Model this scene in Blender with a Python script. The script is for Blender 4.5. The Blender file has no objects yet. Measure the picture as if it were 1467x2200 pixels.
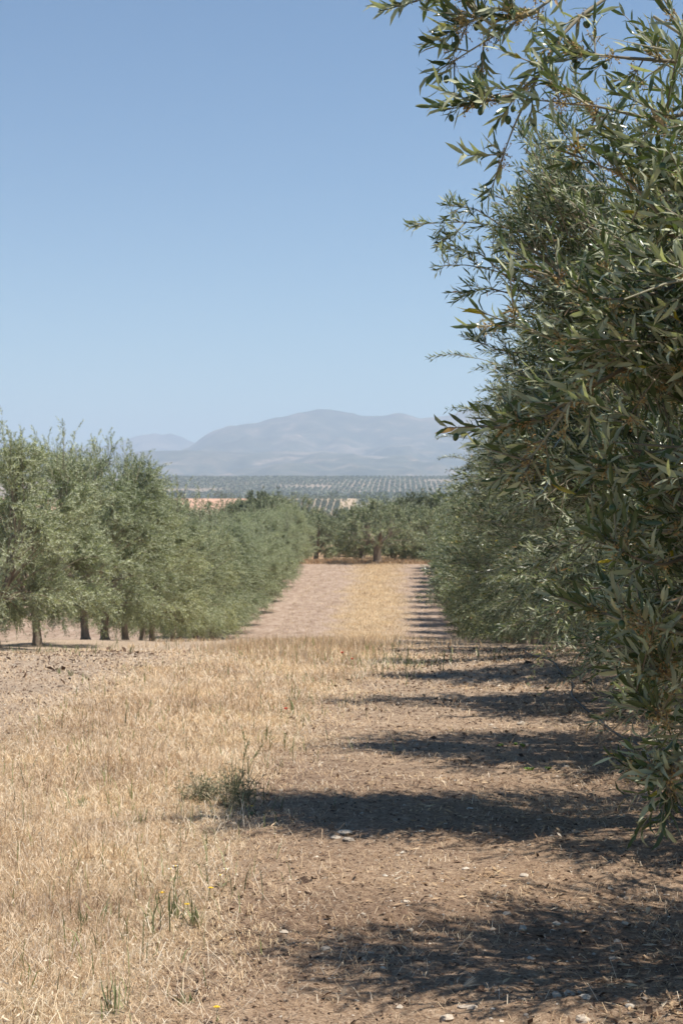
import bpy, math, random
import numpy as np
from mathutils import Vector

sc = bpy.context.scene
COL = sc.collection
F = 3600.0            # focal length in photo pixels
VX, HY = 860.0, 1080.0  # where the rows meet / level line in the photo
EYE = 1.6

# ------------------------------------------------------------------ camera
cam = bpy.data.cameras.new('camera')
cam.sensor_fit = 'VERTICAL'; cam.sensor_height = 36.0
cam.lens = 36.0 * F / 2200.0
cam.clip_start = 0.05; cam.clip_end = 40000
cam.dof.use_dof = True; cam.dof.focus_distance = 5.0; cam.dof.aperture_fstop = 13.0
camo = bpy.data.objects.new('camera', cam); COL.objects.link(camo)
camo.location = (0, 0, EYE)
yaw = math.atan((VX - 733.5) / F)
pitch = math.atan((HY - 1100.0) / F)
camo.rotation_euler = (math.radians(90) + pitch, 0, yaw)
sc.camera = camo

# ------------------------------------------------------------------ light
SUN_EL, SUN_AZ = math.radians(65), math.radians(94)
w = bpy.data.worlds.new('World'); sc.world = w; w.use_nodes = True
nt = w.node_tree; bg = nt.nodes['Background']
sky = nt.nodes.new('ShaderNodeTexSky'); sky.sky_type = 'NISHITA'; sky.sun_disc = False
sky.sun_elevation = SUN_EL; sky.sun_rotation = SUN_AZ
sky.altitude = 600; sky.air_density = 1.0; sky.dust_density = 0.0; sky.ozone_density = 1.3
hs = nt.nodes.new('ShaderNodeHueSaturation'); hs.inputs['Saturation'].default_value = 1.15
nt.links.new(sky.outputs[0], hs.inputs['Color'])
skm = nt.nodes.new('ShaderNodeMix'); skm.data_type = 'RGBA'; skm.blend_type = 'MULTIPLY'; skm.inputs[0].default_value = 1.0
skm.inputs[7].default_value = (.85, 1.0, 1.05, 1); nt.links.new(hs.outputs[0], skm.inputs[6]); nt.links.new(skm.outputs[2], bg.inputs[0]); bg.inputs[1].default_value = 0.072
sl = bpy.data.lights.new('sun', 'SUN'); sl.energy = 5.0; sl.angle = math.radians(0.55)
sl.color = (1.0, 0.94, 0.85)
so = bpy.data.objects.new('sun', sl); COL.objects.link(so)
sd = Vector((math.sin(SUN_AZ) * math.cos(SUN_EL), math.cos(SUN_AZ) * math.cos(SUN_EL), math.sin(SUN_EL)))
so.rotation_euler = sd.to_track_quat('Z', 'Y').to_euler(); so.location = (20, 0, 30)
sc.view_settings.view_transform = 'Standard'; sc.view_settings.look = 'None'
sc.view_settings.gamma = 1.0; sc.view_settings.exposure = 0.54
sc.cycles.max_bounces = 8; sc.cycles.diffuse_bounces = 3; sc.cycles.glossy_bounces = 2
sc.cycles.transmission_bounces = 3; sc.cycles.volume_bounces = 1

# ------------------------------------------------------------------ helpers
rg = np.random.default_rng(7)

def vnoise2(x, y, seed=0):
    xi = np.floor(x).astype(np.int64); yi = np.floor(y).astype(np.int64)
    xf = x - xi; yf = y - yi
    def h(a, b):
        n = (a * 374761393 + b * 668265263 + seed * 1442695041) & 0xffffffff
        n = ((n ^ (n >> 13)) * 1274126177) & 0xffffffff
        return ((n ^ (n >> 16)) & 0xffff) / 65535.0
    u = xf * xf * (3 - 2 * xf); v = yf * yf * (3 - 2 * yf)
    return (h(xi, yi) * (1 - u) + h(xi + 1, yi) * u) * (1 - v) + (h(xi, yi + 1) * (1 - u) + h(xi + 1, yi + 1) * u) * v

def fbm(x, y, octs=4, seed=0):
    s = 0; a = 0.5; t = 0
    for o in range(octs):
        s = s + a * vnoise2(x * 2 ** o, y * 2 ** o, seed + o * 17); t += a; a *= 0.5
    return s / t

def smooth_interp(x, xs, ys):
    """monotone-ish cubic (Catmull) through points"""
    xs = np.asarray(xs, float); ys = np.asarray(ys, float)
    m = np.gradient(ys, xs)
    d = np.diff(ys) / np.diff(xs)
    for i in range(len(m)):                       # limit slopes
        lo = d[max(i - 1, 0)]; hi = d[min(i, len(d) - 1)]
        if lo * hi <= 0: m[i] = 0
        else: m[i] = np.sign(m[i]) * min(abs(m[i]), 2 * min(abs(lo), abs(hi)))
    x = np.clip(x, xs[0], xs[-1])
    k = np.clip(np.searchsorted(xs, x) - 1, 0, len(xs) - 2)
    h = xs[k + 1] - xs[k]; t = (x - xs[k]) / h
    return ((2 * t**3 - 3 * t**2 + 1) * ys[k] + (t**3 - 2 * t**2 + t) * h * m[k]
            + (-2 * t**3 + 3 * t**2) * ys[k + 1] + (t**3 - t**2) * h * m[k + 1])

def tag(o, label=None, cat=None, group=None, kind=None):
    if label: o['label'] = label
    if cat: o['category'] = cat
    if group: o['group'] = group
    if kind: o['kind'] = kind
    return o

def empty(name, loc=(0, 0, 0), rz=0.0, s=1.0):
    o = bpy.data.objects.new(name, None); COL.objects.link(o)
    o.location = loc; o.rotation_euler = (0, 0, rz); o.scale = (s, s, s)
    o.empty_display_size = 0.2
    return o

def mk(name, V, loops, totals, mat, parent=None, rnd=None, smooth=True, mats=None, midx=None, loc=None):
    """fast mesh object; rnd = per-face random attribute"""
    me = bpy.data.meshes.new(name)
    V = np.asarray(V, np.float32).reshape(-1, 3); loops = np.asarray(loops, np.int32).ravel()
    totals = np.asarray(totals, np.int32)
    me.vertices.add(len(V)); me.vertices.foreach_set('co', V.ravel())
    me.loops.add(len(loops)); me.loops.foreach_set('vertex_index', loops)
    me.polygons.add(len(totals))
    st = np.concatenate([[0], np.cumsum(totals)[:-1]]).astype(np.int32)
    me.polygons.foreach_set('loop_start', st)
    me.polygons.foreach_set('loop_total', totals)
    me.polygons.foreach_set('use_smooth', np.full(len(totals), smooth))
    for m in (mats or [mat]): me.materials.append(m)
    if midx is not None: me.polygons.foreach_set('material_index', np.asarray(midx, np.int32))
    if rnd is not None:
        a = me.attributes.new('rnd', 'FLOAT', 'FACE'); a.data.foreach_set('value', np.asarray(rnd, np.float32))
    me.update(calc_edges=True); me.validate()
    o = bpy.data.objects.new(name, me); COL.objects.link(o)
    if parent is not None: o.parent = parent
    if loc is not None: o.location = loc
    return o

class Geo:
    """collects vectorised pieces that become ONE mesh"""
    def __init__(s): s.V = []; s.L = []; s.T = []; s.R = []; s.M = []; s.n = 0
    def add(s, V, faces, rnd, mi=0):
        V = np.asarray(V, float).reshape(-1, 3); faces = np.asarray(faces, np.int64)
        s.V.append(V); s.L.append((faces + s.n).ravel()); s.T.append(np.full(len(faces), faces.shape[1]))
        s.R.append(np.broadcast_to(np.asarray(rnd, float), (len(faces),))); s.M.append(np.full(len(faces), mi)); s.n += len(V)
    def build(s, name, mat, parent=None, smooth=True, mats=None, loc=None):
        return mk(name, np.concatenate(s.V), np.concatenate(s.L), np.concatenate(s.T), mat, parent,
                  np.concatenate(s.R), smooth, mats, np.concatenate(s.M) if mats else None, loc)

def norm(v): return v / np.maximum(np.linalg.norm(v, axis=-1, keepdims=True), 1e-9)

def tubes(g, P, R, sides=4, rnd=None, mi=0):
    """P (M,K,3), R (M,K)"""
    P = np.asarray(P, float); R = np.asarray(R, float)
    M, K, _ = P.shape
    T = norm(np.gradient(P, axis=1))
    ref = np.where(np.abs(T[:, :1, 2:3]) > 0.9, np.array([1.0, 0, 0]), np.array([0, 0, 1.0]))
    A = norm(np.cross(T, np.broadcast_to(ref, T.shape))); B = np.cross(T, A)
    ang = np.arange(sides) * 2 * math.pi / sides
    ring = (P[:, :, None] + R[:, :, None, None] * (A[:, :, None] * np.cos(ang)[None, None, :, None] + B[:, :, None] * np.sin(ang)[None, None, :, None]))
    V = ring.reshape(-1, 3)
    k = np.arange(K - 1)[:, None]; s_ = np.arange(sides)[None]
    a = k * sides + s_; b = k * sides + (s_ + 1) % sides
    f = np.stack([a, b, b + sides, a + sides], -1).reshape(-1, 4)
    f = (np.arange(M)[:, None, None] * K * sides + f[None]).reshape(-1, 4)
    r = np.repeat(rg.random(M) if rnd is None else np.broadcast_to(rnd, (M,)), (K - 1) * sides)
    g.add(V, f, r, mi)

def leaves(g, P, D, N, L, W, lod=0, rnd=None, mi=0, curve=0.20):
    D = norm(D); N = norm(N - (N * D).sum(-1, keepdims=True) * D); S = np.cross(D, N)
    n = len(P); L = np.broadcast_to(L, (n,))[:, None]; W = np.broadcast_to(W, (n,))[:, None]
    rnd = rg.random(n) if rnd is None else rnd
    if lod == 0:
        c = curve * L * rg.uniform(-0.6, 1.6, (n, 1))
        m1 = P + D * L * 0.30 + N * c * 0.6; m2 = P + D * L * 0.66 + N * c * 0.7
        fo = N * W * 0.16
        V = np.stack([P, m1 + S * W * 0.46 + fo, m1, m1 - S * W * 0.46 + fo,
                      m2 + S * W * 0.42 + fo, m2, m2 - S * W * 0.42 + fo, P + D * L - N * c * 0.1], 1)
        base = np.arange(n)[:, None, None] * 8
        t = np.array([[0, 2, 1], [0, 3, 2], [4, 5, 7], [5, 6, 7]])[None]
        q = np.array([[1, 2, 5, 4], [2, 3, 6, 5]])[None]
        n0 = g.n
        g.add(V, (base + t).reshape(-1, 3), np.repeat(rnd, 4), mi)
        q = (base + q).reshape(-1, 4) + n0
        g.L.append(q.ravel()); g.T.append(np.full(len(q), 4)); g.R.append(np.repeat(rnd, 2)); g.M.append(np.full(len(q), mi))
    else:
        m = P + D * L * 0.48 + N * W * 0.15
        V = np.stack([P, m + S * W * 0.5, P + D * L, m - S * W * 0.5], 1)
        base = np.arange(n)[:, None, None] * 4
        t = np.array([[0, 3, 2], [0, 2, 1]])[None]
        g.add(V, (base + t).reshape(-1, 3), np.repeat(rnd, 2), mi)

def rock(g, c, s, seed, rnd=0.5, mi=0, flat=0.6):
    """an irregular stone, added to g"""
    r = np.random.default_rng(seed)
    nu, nv = 9, 6
    th = np.arange(nu) * 2 * math.pi / nu; ph = np.linspace(0, math.pi, nv)
    V = []
    off = r.random(6) * 10
    for p in ph:
        for t in th:
            d = np.array([math.sin(p) * math.cos(t), math.sin(p) * math.sin(t), math.cos(p)])
            k = 1 + 0.22 * math.sin(3 * d[0] + off[0]) * math.cos(2.5 * d[1] + off[1]) + 0.12 * math.sin(5 * d[2] + off[2] + 4 * d[0])
            V.append(d * k * (1 + r.normal(0, .07)))
    V = np.array(V); V = np.sign(V) * np.abs(V) ** 0.85
    V = V * np.array([1.0, r.uniform(0.6, 0.95), flat]) * s
    a = r.random() * 6.28; ca, sa = math.cos(a), math.sin(a)
    V = V @ np.array([[ca, sa, 0], [-sa, ca, 0], [0, 0, 1]]) + np.asarray(c)
    f = [[i * nu + j, i * nu + (j + 1) % nu, (i + 1) * nu + (j + 1) % nu, (i + 1) * nu + j] for i in range(nv - 1) for j in range(nu)]
    g.add(V, np.array(f)[:, ::-1], rnd, mi)

# ------------------------------------------------------------------ materials
def M(name, base=(.5, .5, .5), rough=0.8, spec=0.3):
    m = bpy.data.materials.new(name); m.use_nodes = True
    b = m.node_tree.nodes['Principled BSDF']
    b.inputs['Base Color'].default_value = (*base, 1); b.inputs['Roughness'].default_value = rough
    b.inputs['Specular IOR Level'].default_value = spec
    return m, m.node_tree, b

def ramp(nt, fac, stops, interp='LINEAR'):
    r = nt.nodes.new('ShaderNodeValToRGB'); r.color_ramp.interpolation = interp
    e = r.color_ramp.elements
    while len(e) < len(stops): e.new(0.5)
    for i, (p, c) in enumerate(stops):
        e[i].position = p; e[i].color = (*c, 1)
    nt.links.new(fac, r.inputs[0]); return r.outputs[0]

def noise(nt, scale, detail=6, rough=0.6, vec=None, stretch=None):
    n = nt.nodes.new('ShaderNodeTexNoise'); n.inputs['Scale'].default_value = scale
    n.inputs['Detail'].default_value = detail; n.inputs['Roughness'].default_value = rough
    if vec is None:
        g = nt.nodes.new('ShaderNodeNewGeometry'); vec = g.outputs['Position']
    if stretch:
        mp = nt.nodes.new('ShaderNodeMapping'); mp.inputs['Scale'].default_value = stretch
        nt.links.new(vec, mp.inputs[0]); vec = mp.outputs[0]
    nt.links.new(vec, n.inputs['Vector']); return n.outputs['Fac']

def mix(nt, fac, a, b, mode='MIX'):
    m = nt.nodes.new('ShaderNodeMix'); m.data_type = 'RGBA'; m.blend_type = mode
    for s, v in ((0, fac), (6, a), (7, b)):
        if hasattr(v, 'node'): nt.links.new(v, m.inputs[s])
        elif isinstance(v, (int, float)): m.inputs[s].default_value = v
        else: m.inputs[s].default_value = (*v, 1)
    return m.outputs[2]

def attr(nt, name):
    a = nt.nodes.new('ShaderNodeAttribute'); a.attribute_name = name; return a.outputs['Fac']

def leaf_material(name, top, under, gloss, yellow=0.0, transl=0.25, spread=0.3):
    m, nt, b = M(name, top, gloss, 0.5)
    r = attr(nt, 'rnd')
    def var(c):
        lo = tuple(v * (1 - spread) for v in c); hi = tuple(min(1, v * (1 + spread * 1.2)) for v in c)
        return [(0.0, lo), (0.55, c), (0.985 - yellow, hi), (0.99 - yellow, (min(.5, hi[0] * 3.0) if yellow else hi[0], min(.32, hi[1] * 1.8) if yellow else hi[1], hi[2] * 0.5))]
    ct = ramp(nt, r, var(top)); cu = ramp(nt, r, var(under))
    gm = nt.nodes.new('ShaderNodeNewGeometry')
    c = mix(nt, gm.outputs['Backfacing'], ct, cu)
    oi = nt.nodes.new('ShaderNodeObjectInfo')
    c = mix(nt, 1.0, c, ramp(nt, oi.outputs['Random'], [(0, (.80, .82, .80)), (0.5, (1, 1, 1)), (1, (1.0, .96, .86))]), 'MULTIPLY')
    nt.links.new(c, b.inputs['Base Color'])
    rr = nt.nodes.new('ShaderNodeMapRange'); nt.links.new(gm.outputs['Backfacing'], rr.inputs[0])
    rr.inputs[3].default_value = gloss; rr.inputs[4].default_value = 0.75
    nt.links.new(rr.outputs[0], b.inputs['Roughness'])
    tr = nt.nodes.new('ShaderNodeBsdfTranslucent')
    tc = mix(nt, 1.0, c, (1.5, 1.7, 0.7), 'MULTIPLY'); nt.links.new(tc, tr.inputs[0])
    ms = nt.nodes.new('ShaderNodeMixShader'); ms.inputs[0].default_value = transl
    out = nt.nodes['Material Output']
    nt.links.new(b.outputs[0], ms.inputs[1]); nt.links.new(tr.outputs[0], ms.inputs[2]); nt.links.new(ms.outputs[0], out.inputs[0])
    return m

MT = {}
MT['leaf'] = leaf_material('olive_leaf', (.095, .128, .062), (.38, .40, .28), 0.25, 0.003, 0.16)
MT['leaf_far'] = leaf_material('olive_leaf_silvery', (.218, .238, .148), (.45, .47, .34), 0.45, 0.0, 0.20)
MT['leaf_dist'] = leaf_material('olive_leaf_dusty', (.10, .12, .075), (.17, .19, .125), 0.7, 0.0, 0.15)

m, nt, b = M('olive_bark', (.2, .16, .12), 0.9, 0.2)
n1 = noise(nt, 14, 8, 0.7, stretch=(1, 1, 0.25))
nt.links.new(ramp(nt, n1, [(0.3, (.12, .085, .06)), (0.5, (.26, .20, .15)), (0.72, (.42, .35, .27))]), b.inputs['Base Color'])
bp = nt.nodes.new('ShaderNodeBump'); bp.inputs['Strength'].default_value = 0.8; bp.inputs['Distance'].default_value = 0.02
nt.links.new(n1, bp.inputs['Height']); nt.links.new(bp.outputs[0], b.inputs['Normal'])
MT['bark'] = m
m, nt, b = M('olive_twig', (.3, .25, .18), 0.8, 0.2)
nt.links.new(ramp(nt, attr(nt, 'rnd'), [(0, (.16, .13, .09)), (0.5, (.30, .25, .18)), (1, (.36, .34, .24))]), b.inputs['Base Color'])
MT['twig'] = m
MT['olive'] = M('green_olive', (.05, .085, .025), 0.35, 0.5)[0]
m, nt, b = M('dried_blossom', (.5, .35, .16), 0.9)
nt.links.new(ramp(nt, attr(nt, 'rnd'), [(0, (.30, .17, .07)), (0.5, (.50, .34, .15)), (1, (.62, .50, .24))]), b.inputs['Base Color'])
MT['blossom'] = m

# straw
m, nt, b = M('dry_straw', (.6, .45, .25), 0.7, 0.25)
stc = ramp(nt, attr(nt, 'rnd'), [(0, (.10, .06, .04)), (0.16, (.36, .235, .15)), (0.40, (.63, .47, .305)), (0.70, (.80, .64, .44)), (0.965, (.92, .84, .70)), (0.985, (.26, .32, .12))])
pn = noise(nt, 1.1, 5, 0.7)
stc = mix(nt, 1.0, stc, ramp(nt, pn, [(0.36, (.66, .60, .57)), (0.46, (.90, .86, .82)), (0.54, (1, .97, .92)), (0.64, (1.0, .95, .84))]), 'MULTIPLY')
nt.links.new(stc, b.inputs['Base Color'])
tr = nt.nodes.new('ShaderNodeBsdfTranslucent'); nt.links.new(stc, tr.inputs[0])
ms = nt.nodes.new('ShaderNodeMixShader'); ms.inputs[0].default_value = 0.3
nt.links.new(b.outputs[0], ms.inputs[1]); nt.links.new(tr.outputs[0], ms.inputs[2]); nt.links.new(ms.outputs[0], nt.nodes['Material Output'].inputs[0])
MT['straw'] = m
m, nt, b = M('dark_litter', (.1, .07, .05), 0.95, 0.1)
nt.links.new(ramp(nt, attr(nt, 'rnd'), [(0, (.06, .04, .03)), (0.5, (.15, .095, .065)), (0.8, (.28, .19, .13)), (1, (.40, .30, .21))]), b.inputs['Base Color'])
MT['litter'] = m
m, nt, b = M('pale_stone', (.55, .48, .4), 0.9, 0.2)
nt.links.new(mix(nt, 0.5, ramp(nt, attr(nt, 'rnd'), [(0, (.30, .22, .16)), (0.5, (.50, .40, .30)), (1, (.70, .62, .50))]),
                 ramp(nt, noise(nt, 60, 5), [(0.35, (.36, .30, .24)), (0.65, (.66, .60, .50))])), b.inputs['Base Color'])
MT['stone'] = m
m, nt, b = M('weed_green', (.12, .17, .05), 0.7, 0.2)
nt.links.new(ramp(nt, attr(nt, 'rnd'), [(0, (.12, .14, .06)), (0.5, (.22, .25, .11)), (1, (.38, .38, .20))]), b.inputs['Base Color'])
MT['weed'] = m
m, nt, b = M('thistle_grey_green', (.1, .11, .07), 0.8, 0.2)
nt.links.new(ramp(nt, attr(nt, 'rnd'), [(0, (.09, .10, .06)), (0.5, (.19, .20, .12)), (1, (.40, .33, .21))]), b.inputs['Base Color'])
MT['thistle'] = m
MT['fresh'] = M('fresh_green', (.20, .30, .06), 0.6, 0.3)[0]
MT['poppy'] = M('poppy_red', (.62, .06, .03), 0.6)[0]
MT['yellow'] = M('flower_yellow', (.78, .52, .04), 0.6)[0]
MT['white'] = M('petal_white', (.82, .80, .74), 0.6)[0]
MT['hose'] = M('black_hose', (.018, .018, .018), 0.5, 0.4)[0]

# ------------------------------------------------------------------ terrain shape
YP = [-40, 0, 15, 20, 28, 39, 46, 57, 75, 95, 112, 150, 220, 400, 800, 1130, 1225, 1300, 1700, 2100, 2900, 3100, 3900, 5200, 14000]
ZP = [0, 0, 0, -.22, -.80, -1.72, -2.42, -2.95, -2.5, -1.95, -1.95, -2.2, -3.2, -6, -7.5, -6.5, 4.8, 3.0, 0, 10, 44, 42, 20, 30, 60]
def ground_z(x, y):
    x = np.asarray(x, float); y = np.asarray(y, float)
    z = smooth_interp(y, YP, ZP)
    far = np.clip((y - 120) / 300, 0, 1)
    far = far * (1 - np.clip((y - 850) / 150, 0, 1) * (1 - np.clip((y - 3000) / 600, 0, 1)))
    z = z + far * (fbm(x / 260 + 3, y / 260, 3, 5) - 0.5) * np.clip(y / 400, 0, 5) * 1.2
    near = 1 - np.clip((y - 30) / 40, 0, 1)
    z = z + near * ((fbm(x * 0.8, y * 0.8, 3, 9) - 0.5) * 0.07)
    z = z + np.clip((y - 12) / 6, 0, 1) * (1 - np.clip((y - 32) / 14, 0, 1)) * (fbm(x * .32 + 4, y * .13, 3, 71) - 0.5) * .30
    return z

BY = [-5, 5.1, 8.8, 12, 14.4, 18, 57, 95, 120]
BL = [-2.7, -2.75, -2.75, -2.70, -2.62, -2.40, -2.3, -2.35, -2.4]
BR = [-.72, -.76, -.82, -.70, -.50, -.14, .05, -.06, 0]
def band(x, y):
    """how far inside the strip of dry grass, in metres (negative outside)"""
    w_ = (fbm(x * 1.7, y * 0.9, 4, 31) - 0.5) * (0.55 + np.clip((y - 30) / 40, 0, 1) * 1.1)
    return np.minimum(x - np.interp(y, BY, BL), np.interp(y, BY, BR) - x) + w_

def grid(name, xs_fn, ys, nx, mat, zfn, kind='structure', extra_attr=None):
    ny = len(ys); s = np.linspace(-1, 1, nx)
    Y = np.repeat(np.asarray(ys)[:, None], nx, 1); X = np.stack([xs_fn(s, y) for y in ys])
    Z = zfn(X, Y)
    V = np.stack([X, Y, Z], -1).reshape(-1, 3)
    i = np.arange(ny - 1)[:, None] * nx + np.arange(nx - 1)[None]
    f = np.stack([i, i + 1, i + 1 + nx, i + nx], -1).reshape(-1, 4)
    o = mk(name, V, f, np.full(len(f), 4), mat)
    if extra_attr is not None:
        a = o.data.attributes.new('band', 'FLOAT', 'POINT'); a.data.foreach_set('value', extra_attr(X, Y).ravel().astype(np.float32))
    if kind: o['kind'] = kind
    return o

# ground material: dry earth, straw strip, ploughed red soil and fields far off
m, nt, b = M('dry_earth', rough=0.95, spec=0.15)
geo = nt.nodes.new('ShaderNodeNewGeometry'); P = geo.outputs['Position']
a1 = noise(nt, 1.3, 6, 0.65); a2 = noise(nt, 22, 6, 0.75); a3 = noise(nt, 90, 4, 0.7)
dirt = ramp(nt, a1, [(0.38, (.15, .092, .06)), (0.48, (.28, .19, .13)), (0.62, (.47, .345, .255))])
dirt = mix(nt, 0.65, dirt, ramp(nt, a2, [(0.36, (.06, .033, .02)), (0.46, (.27, .165, .105)), (0.57, (.44, .30, .205)), (0.68, (.72, .56, .42))]))
dirt = mix(nt, 0.35, dirt, ramp(nt, a3, [(0.38, (.07, .045, .03)), (0.52, (.40, .29, .21)), (0.66, (.80, .68, .54))]))
patch = ramp(nt, noise(nt, .55, 5, 0.65, stretch=(.6, 1.6, 1)), [(0.38, (.74, .68, .62)), (0.50, (1, .97, .90)), (0.62, (1.12, 1.08, .98))])
dirt = mix(nt, 1.0, dirt, patch, 'MULTIPLY')
# the soil is paler and dustier up the slope and on the strip below the left row
dsx = nt.nodes.new('ShaderNodeSeparateXYZ'); nt.links.new(P, dsx.inputs[0])
def dmr(o_, a, b_, c_, d_):
    r = nt.nodes.new('ShaderNodeMapRange'); nt.links.new(o_, r.inputs[0])
    for i_, v_ in enumerate((a, b_, c_, d_)): r.inputs[i_ + 1].default_value = v_
    return r.outputs[0]
dusty = ramp(nt, a2, [(0.34, (.30, .215, .15)), (0.50, (.47, .365, .265)), (0.66, (.63, .52, .40))])
dirt = mix(nt, dmr(dsx.outputs[1], 7.5, 15, .12, .55), dirt, dusty)
dirt = mix(nt, dmr(dsx.outputs[0], -2.8, -2.2, .5, 0), dirt, dusty)
strw = ramp(nt, a2, [(0.30, (.30, .20, .12)), (0.5, (.52, .39, .25)), (0.7, (.68, .54, .36))])
bf = nt.nodes.new('ShaderNodeMapRange'); nt.links.new(attr(nt, 'band'), bf.inputs[0])
bf.inputs[1].default_value = -0.1; bf.inputs[2].default_value = 0.15
near_c = mix(nt, bf.outputs[0], dirt, strw)
sx = nt.nodes.new('ShaderNodeSeparateXYZ'); nt.links.new(P, sx.inputs[0])
def mr(src, a, b_, c=0.0, d=1.0):
    r = nt.nodes.new('ShaderNodeMapRange'); nt.links.new(src, r.inputs[0])
    r.inputs[1].default_value = a; r.inputs[2].default_value = b_; r.inputs[3].default_value = c; r.inputs[4].default_value = d
    return r.outputs[0]
# the pale stony lane beyond the dip, then a rust-coloured margin at its end
lane = ramp(nt, noise(nt, 3.2, 9, 0.78, stretch=(1, .45, 1)), [(0.38, (.24, .165, .12)), (0.5, (.36, .265, .20)), (0.62, (.46, .355, .28))])
near_c = mix(nt, mr(sx.outputs[1], 45, 58), near_c, mix(nt, mr(attr(nt, 'band'), -.55, .65), lane, ramp(nt, noise(nt, 1.6, 6, 0.7), [(0.36, (.38, .28, .17)), (0.6, (.58, .45, .29))])))
rust = ramp(nt, noise(nt, 3, 6, 0.7), [(0.35, (.32, .20, .12)), (0.65, (.50, .35, .22))])
near_c = mix(nt, mr(sx.outputs[1], 96.5, 98), near_c, rust)
field = ramp(nt, noise(nt, .02, 5, 0.6), [(0.40, (.36, .27, .17)), (0.55, (.48, .36, .24)), (0.7, (.22, .22, .12))])
c = mix(nt, mr(sx.outputs[1], 125, 180), near_c, field)
redhill = ramp(nt, noise(nt, .08, 5, 0.6), [(0.35, (.48, .27, .16)), (0.65, (.60, .37, .24))])
redhill = mix(nt, mr(sx.outputs[0], -112, -106), redhill, (.46, .35, .24))
redhill = mix(nt, mr(sx.outputs[0], -34, -30), redhill, (.20, .19, .12))
c = mix(nt, mr(sx.outputs[1], 1080, 1120), c, redhill)
farsoil = ramp(nt, noise(nt, .004, 6, 0.6), [(0.42, (.34, .26, .19)), (0.58, (.24, .20, .14))])
c = mix(nt, mr(sx.outputs[1], 1500, 1600), c, farsoil)
plain = ramp(nt, noise(nt, .0022, 8, 0.65), [(0.35, (.12, .14, .08)), (0.5, (.26, .24, .15)), (0.6, (.46, .36, .25))])
c = mix(nt, mr(sx.outputs[1], 3000, 3100), c, plain)
nt.links.new(c, b.inputs['Base Color'])
bp = nt.nodes.new('ShaderNodeBump'); bp.inputs['Strength'].default_value = 1.0; bp.inputs['Distance'].default_value = 0.035
nt.links.new(a2, bp.inputs['Height'])
bp2 = nt.nodes.new('ShaderNodeBump'); bp2.inputs['Strength'].default_value = 0.7; bp2.inputs['Distance'].default_value = 0.006
nt.links.new(a3, bp2.inputs['Height']); nt.links.new(bp.outputs[0], bp2.inputs['Normal']); nt.links.new(bp2.outputs[0], b.inputs['Normal'])
MT['ground'] = m

ys = np.concatenate([np.linspace(-30, 3.5, 20)[:-1], np.arange(3.5, 22, 0.035), np.arange(22, 120, 0.4), np.geomspace(120, 14000, 240)])
def gz_detail(X, Y):
    z = ground_z(X, Y)
    n = 1 - np.clip((Y - 16) / 8, 0, 1)
    z = z + n * ((fbm(X * 9, Y * 9, 4, 3) - 0.5) * 0.036 + (fbm(X * 2.6, Y * 2.6, 2, 77) - 0.5) * 0.03)
    return z
grid('ground', lambda s, y: (np.sign(s) * np.abs(s) ** 1.7) * (14 + np.clip(y, 0, None) * 0.75 + 20 * min(1, max(0, y - 20) / 30)) - 0.5, ys, 521, MT['ground'], gz_detail, extra_attr=band)

# ------------------------------------------------------------------ mountains
m, nt, b = M('mountain_scrub', rough=0.95, spec=0.1)
g_ = nt.nodes.new('ShaderNodeNewGeometry')
nn = noise(nt, .0085, 12, 0.72)
c = ramp(nt, nn, [(0.38, (.035, .045, .03)), (0.5, (.075, .08, .05)), (0.60, (.16, .13, .09)), (0.68, (.38, .29, .21))])
n2 = noise(nt, .0016, 6, 0.6, stretch=(1, 1, 3))
c = mix(nt, ramp(nt, n2, [(0.56, (0, 0, 0)), (0.64, (.7, .7, .7))]), c, (.28, .22, .16))
nt.links.new(c, b.inputs['Base Color'])
MT['mount'] = m
def pz(py, d): return EYE + (HY - py) / F * d
def ridge(name, d0, d1, prof, seed, rough, x0=-4500, x1=4500, back=1500):
    """a ridge standing d1 metres off, its skyline given by heights at px positions seen from the track"""
    nx, ny = 420, 90
    xs = np.linspace(x0, x1, nx); yv = np.concatenate([np.linspace(d0, d1, 70), np.linspace(d1, d1 + back, 21)[1:]])
    X, Y = np.meshgrid(xs, yv)
    pxs = VX + X / d1 * F
    crest = np.interp(pxs, [p[0] for p in prof], [pz(p[1], d1) for p in prof])
    t = np.clip((Y - d0) / (d1 - d0), 0, 1); bk = np.clip((Y - d1) / back, 0, 1)
    rn = fbm(X / 620, Y / 620, 6, seed); rid = 1 - np.abs(2 * rn - 1)
    sp = fbm(X / 240, Y / 1100, 4, seed + 5)
    shape = t ** 1.35
    Z = 25 + (crest - 25) * shape * (1 - bk * 0.8) + (rid - 0.7) * rough * np.sin(np.clip(t, 0, 1) * math.pi) * 1.3 + (sp - .5) * rough * 1.2 * np.sin(t * math.pi)
    Z = Z + (fbm(X / 90, Y / 90, 3, seed + 9) - 0.5) * rough * 0.22 * t
    Z = Z - np.abs(fbm(X / 300 + 7, Y / 700, 4, seed + 3) - .5) * rough * 1.4 * np.sin(t * math.pi)
    V = np.stack([X, Y, Z], -1).reshape(-1, 3)
    i = np.arange(len(yv) - 1)[:, None] * nx + np.arange(nx - 1)[None]
    f = np.stack([i, i + 1, i + 1 + nx, i + nx], -1).reshape(-1, 4)
    o = mk(name, V, f, np.full(len(f), 4), MT['mount']); o['kind'] = 'structure'
    return o
ridge('foothills', 4300, 6200, [(-2000, 1000), (0, 990), (250, 980), (300, 970), (420, 966), (520, 972), (640, 968), (760, 975), (900, 985), (1100, 980), (3000, 990)], 11, 90)
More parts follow.
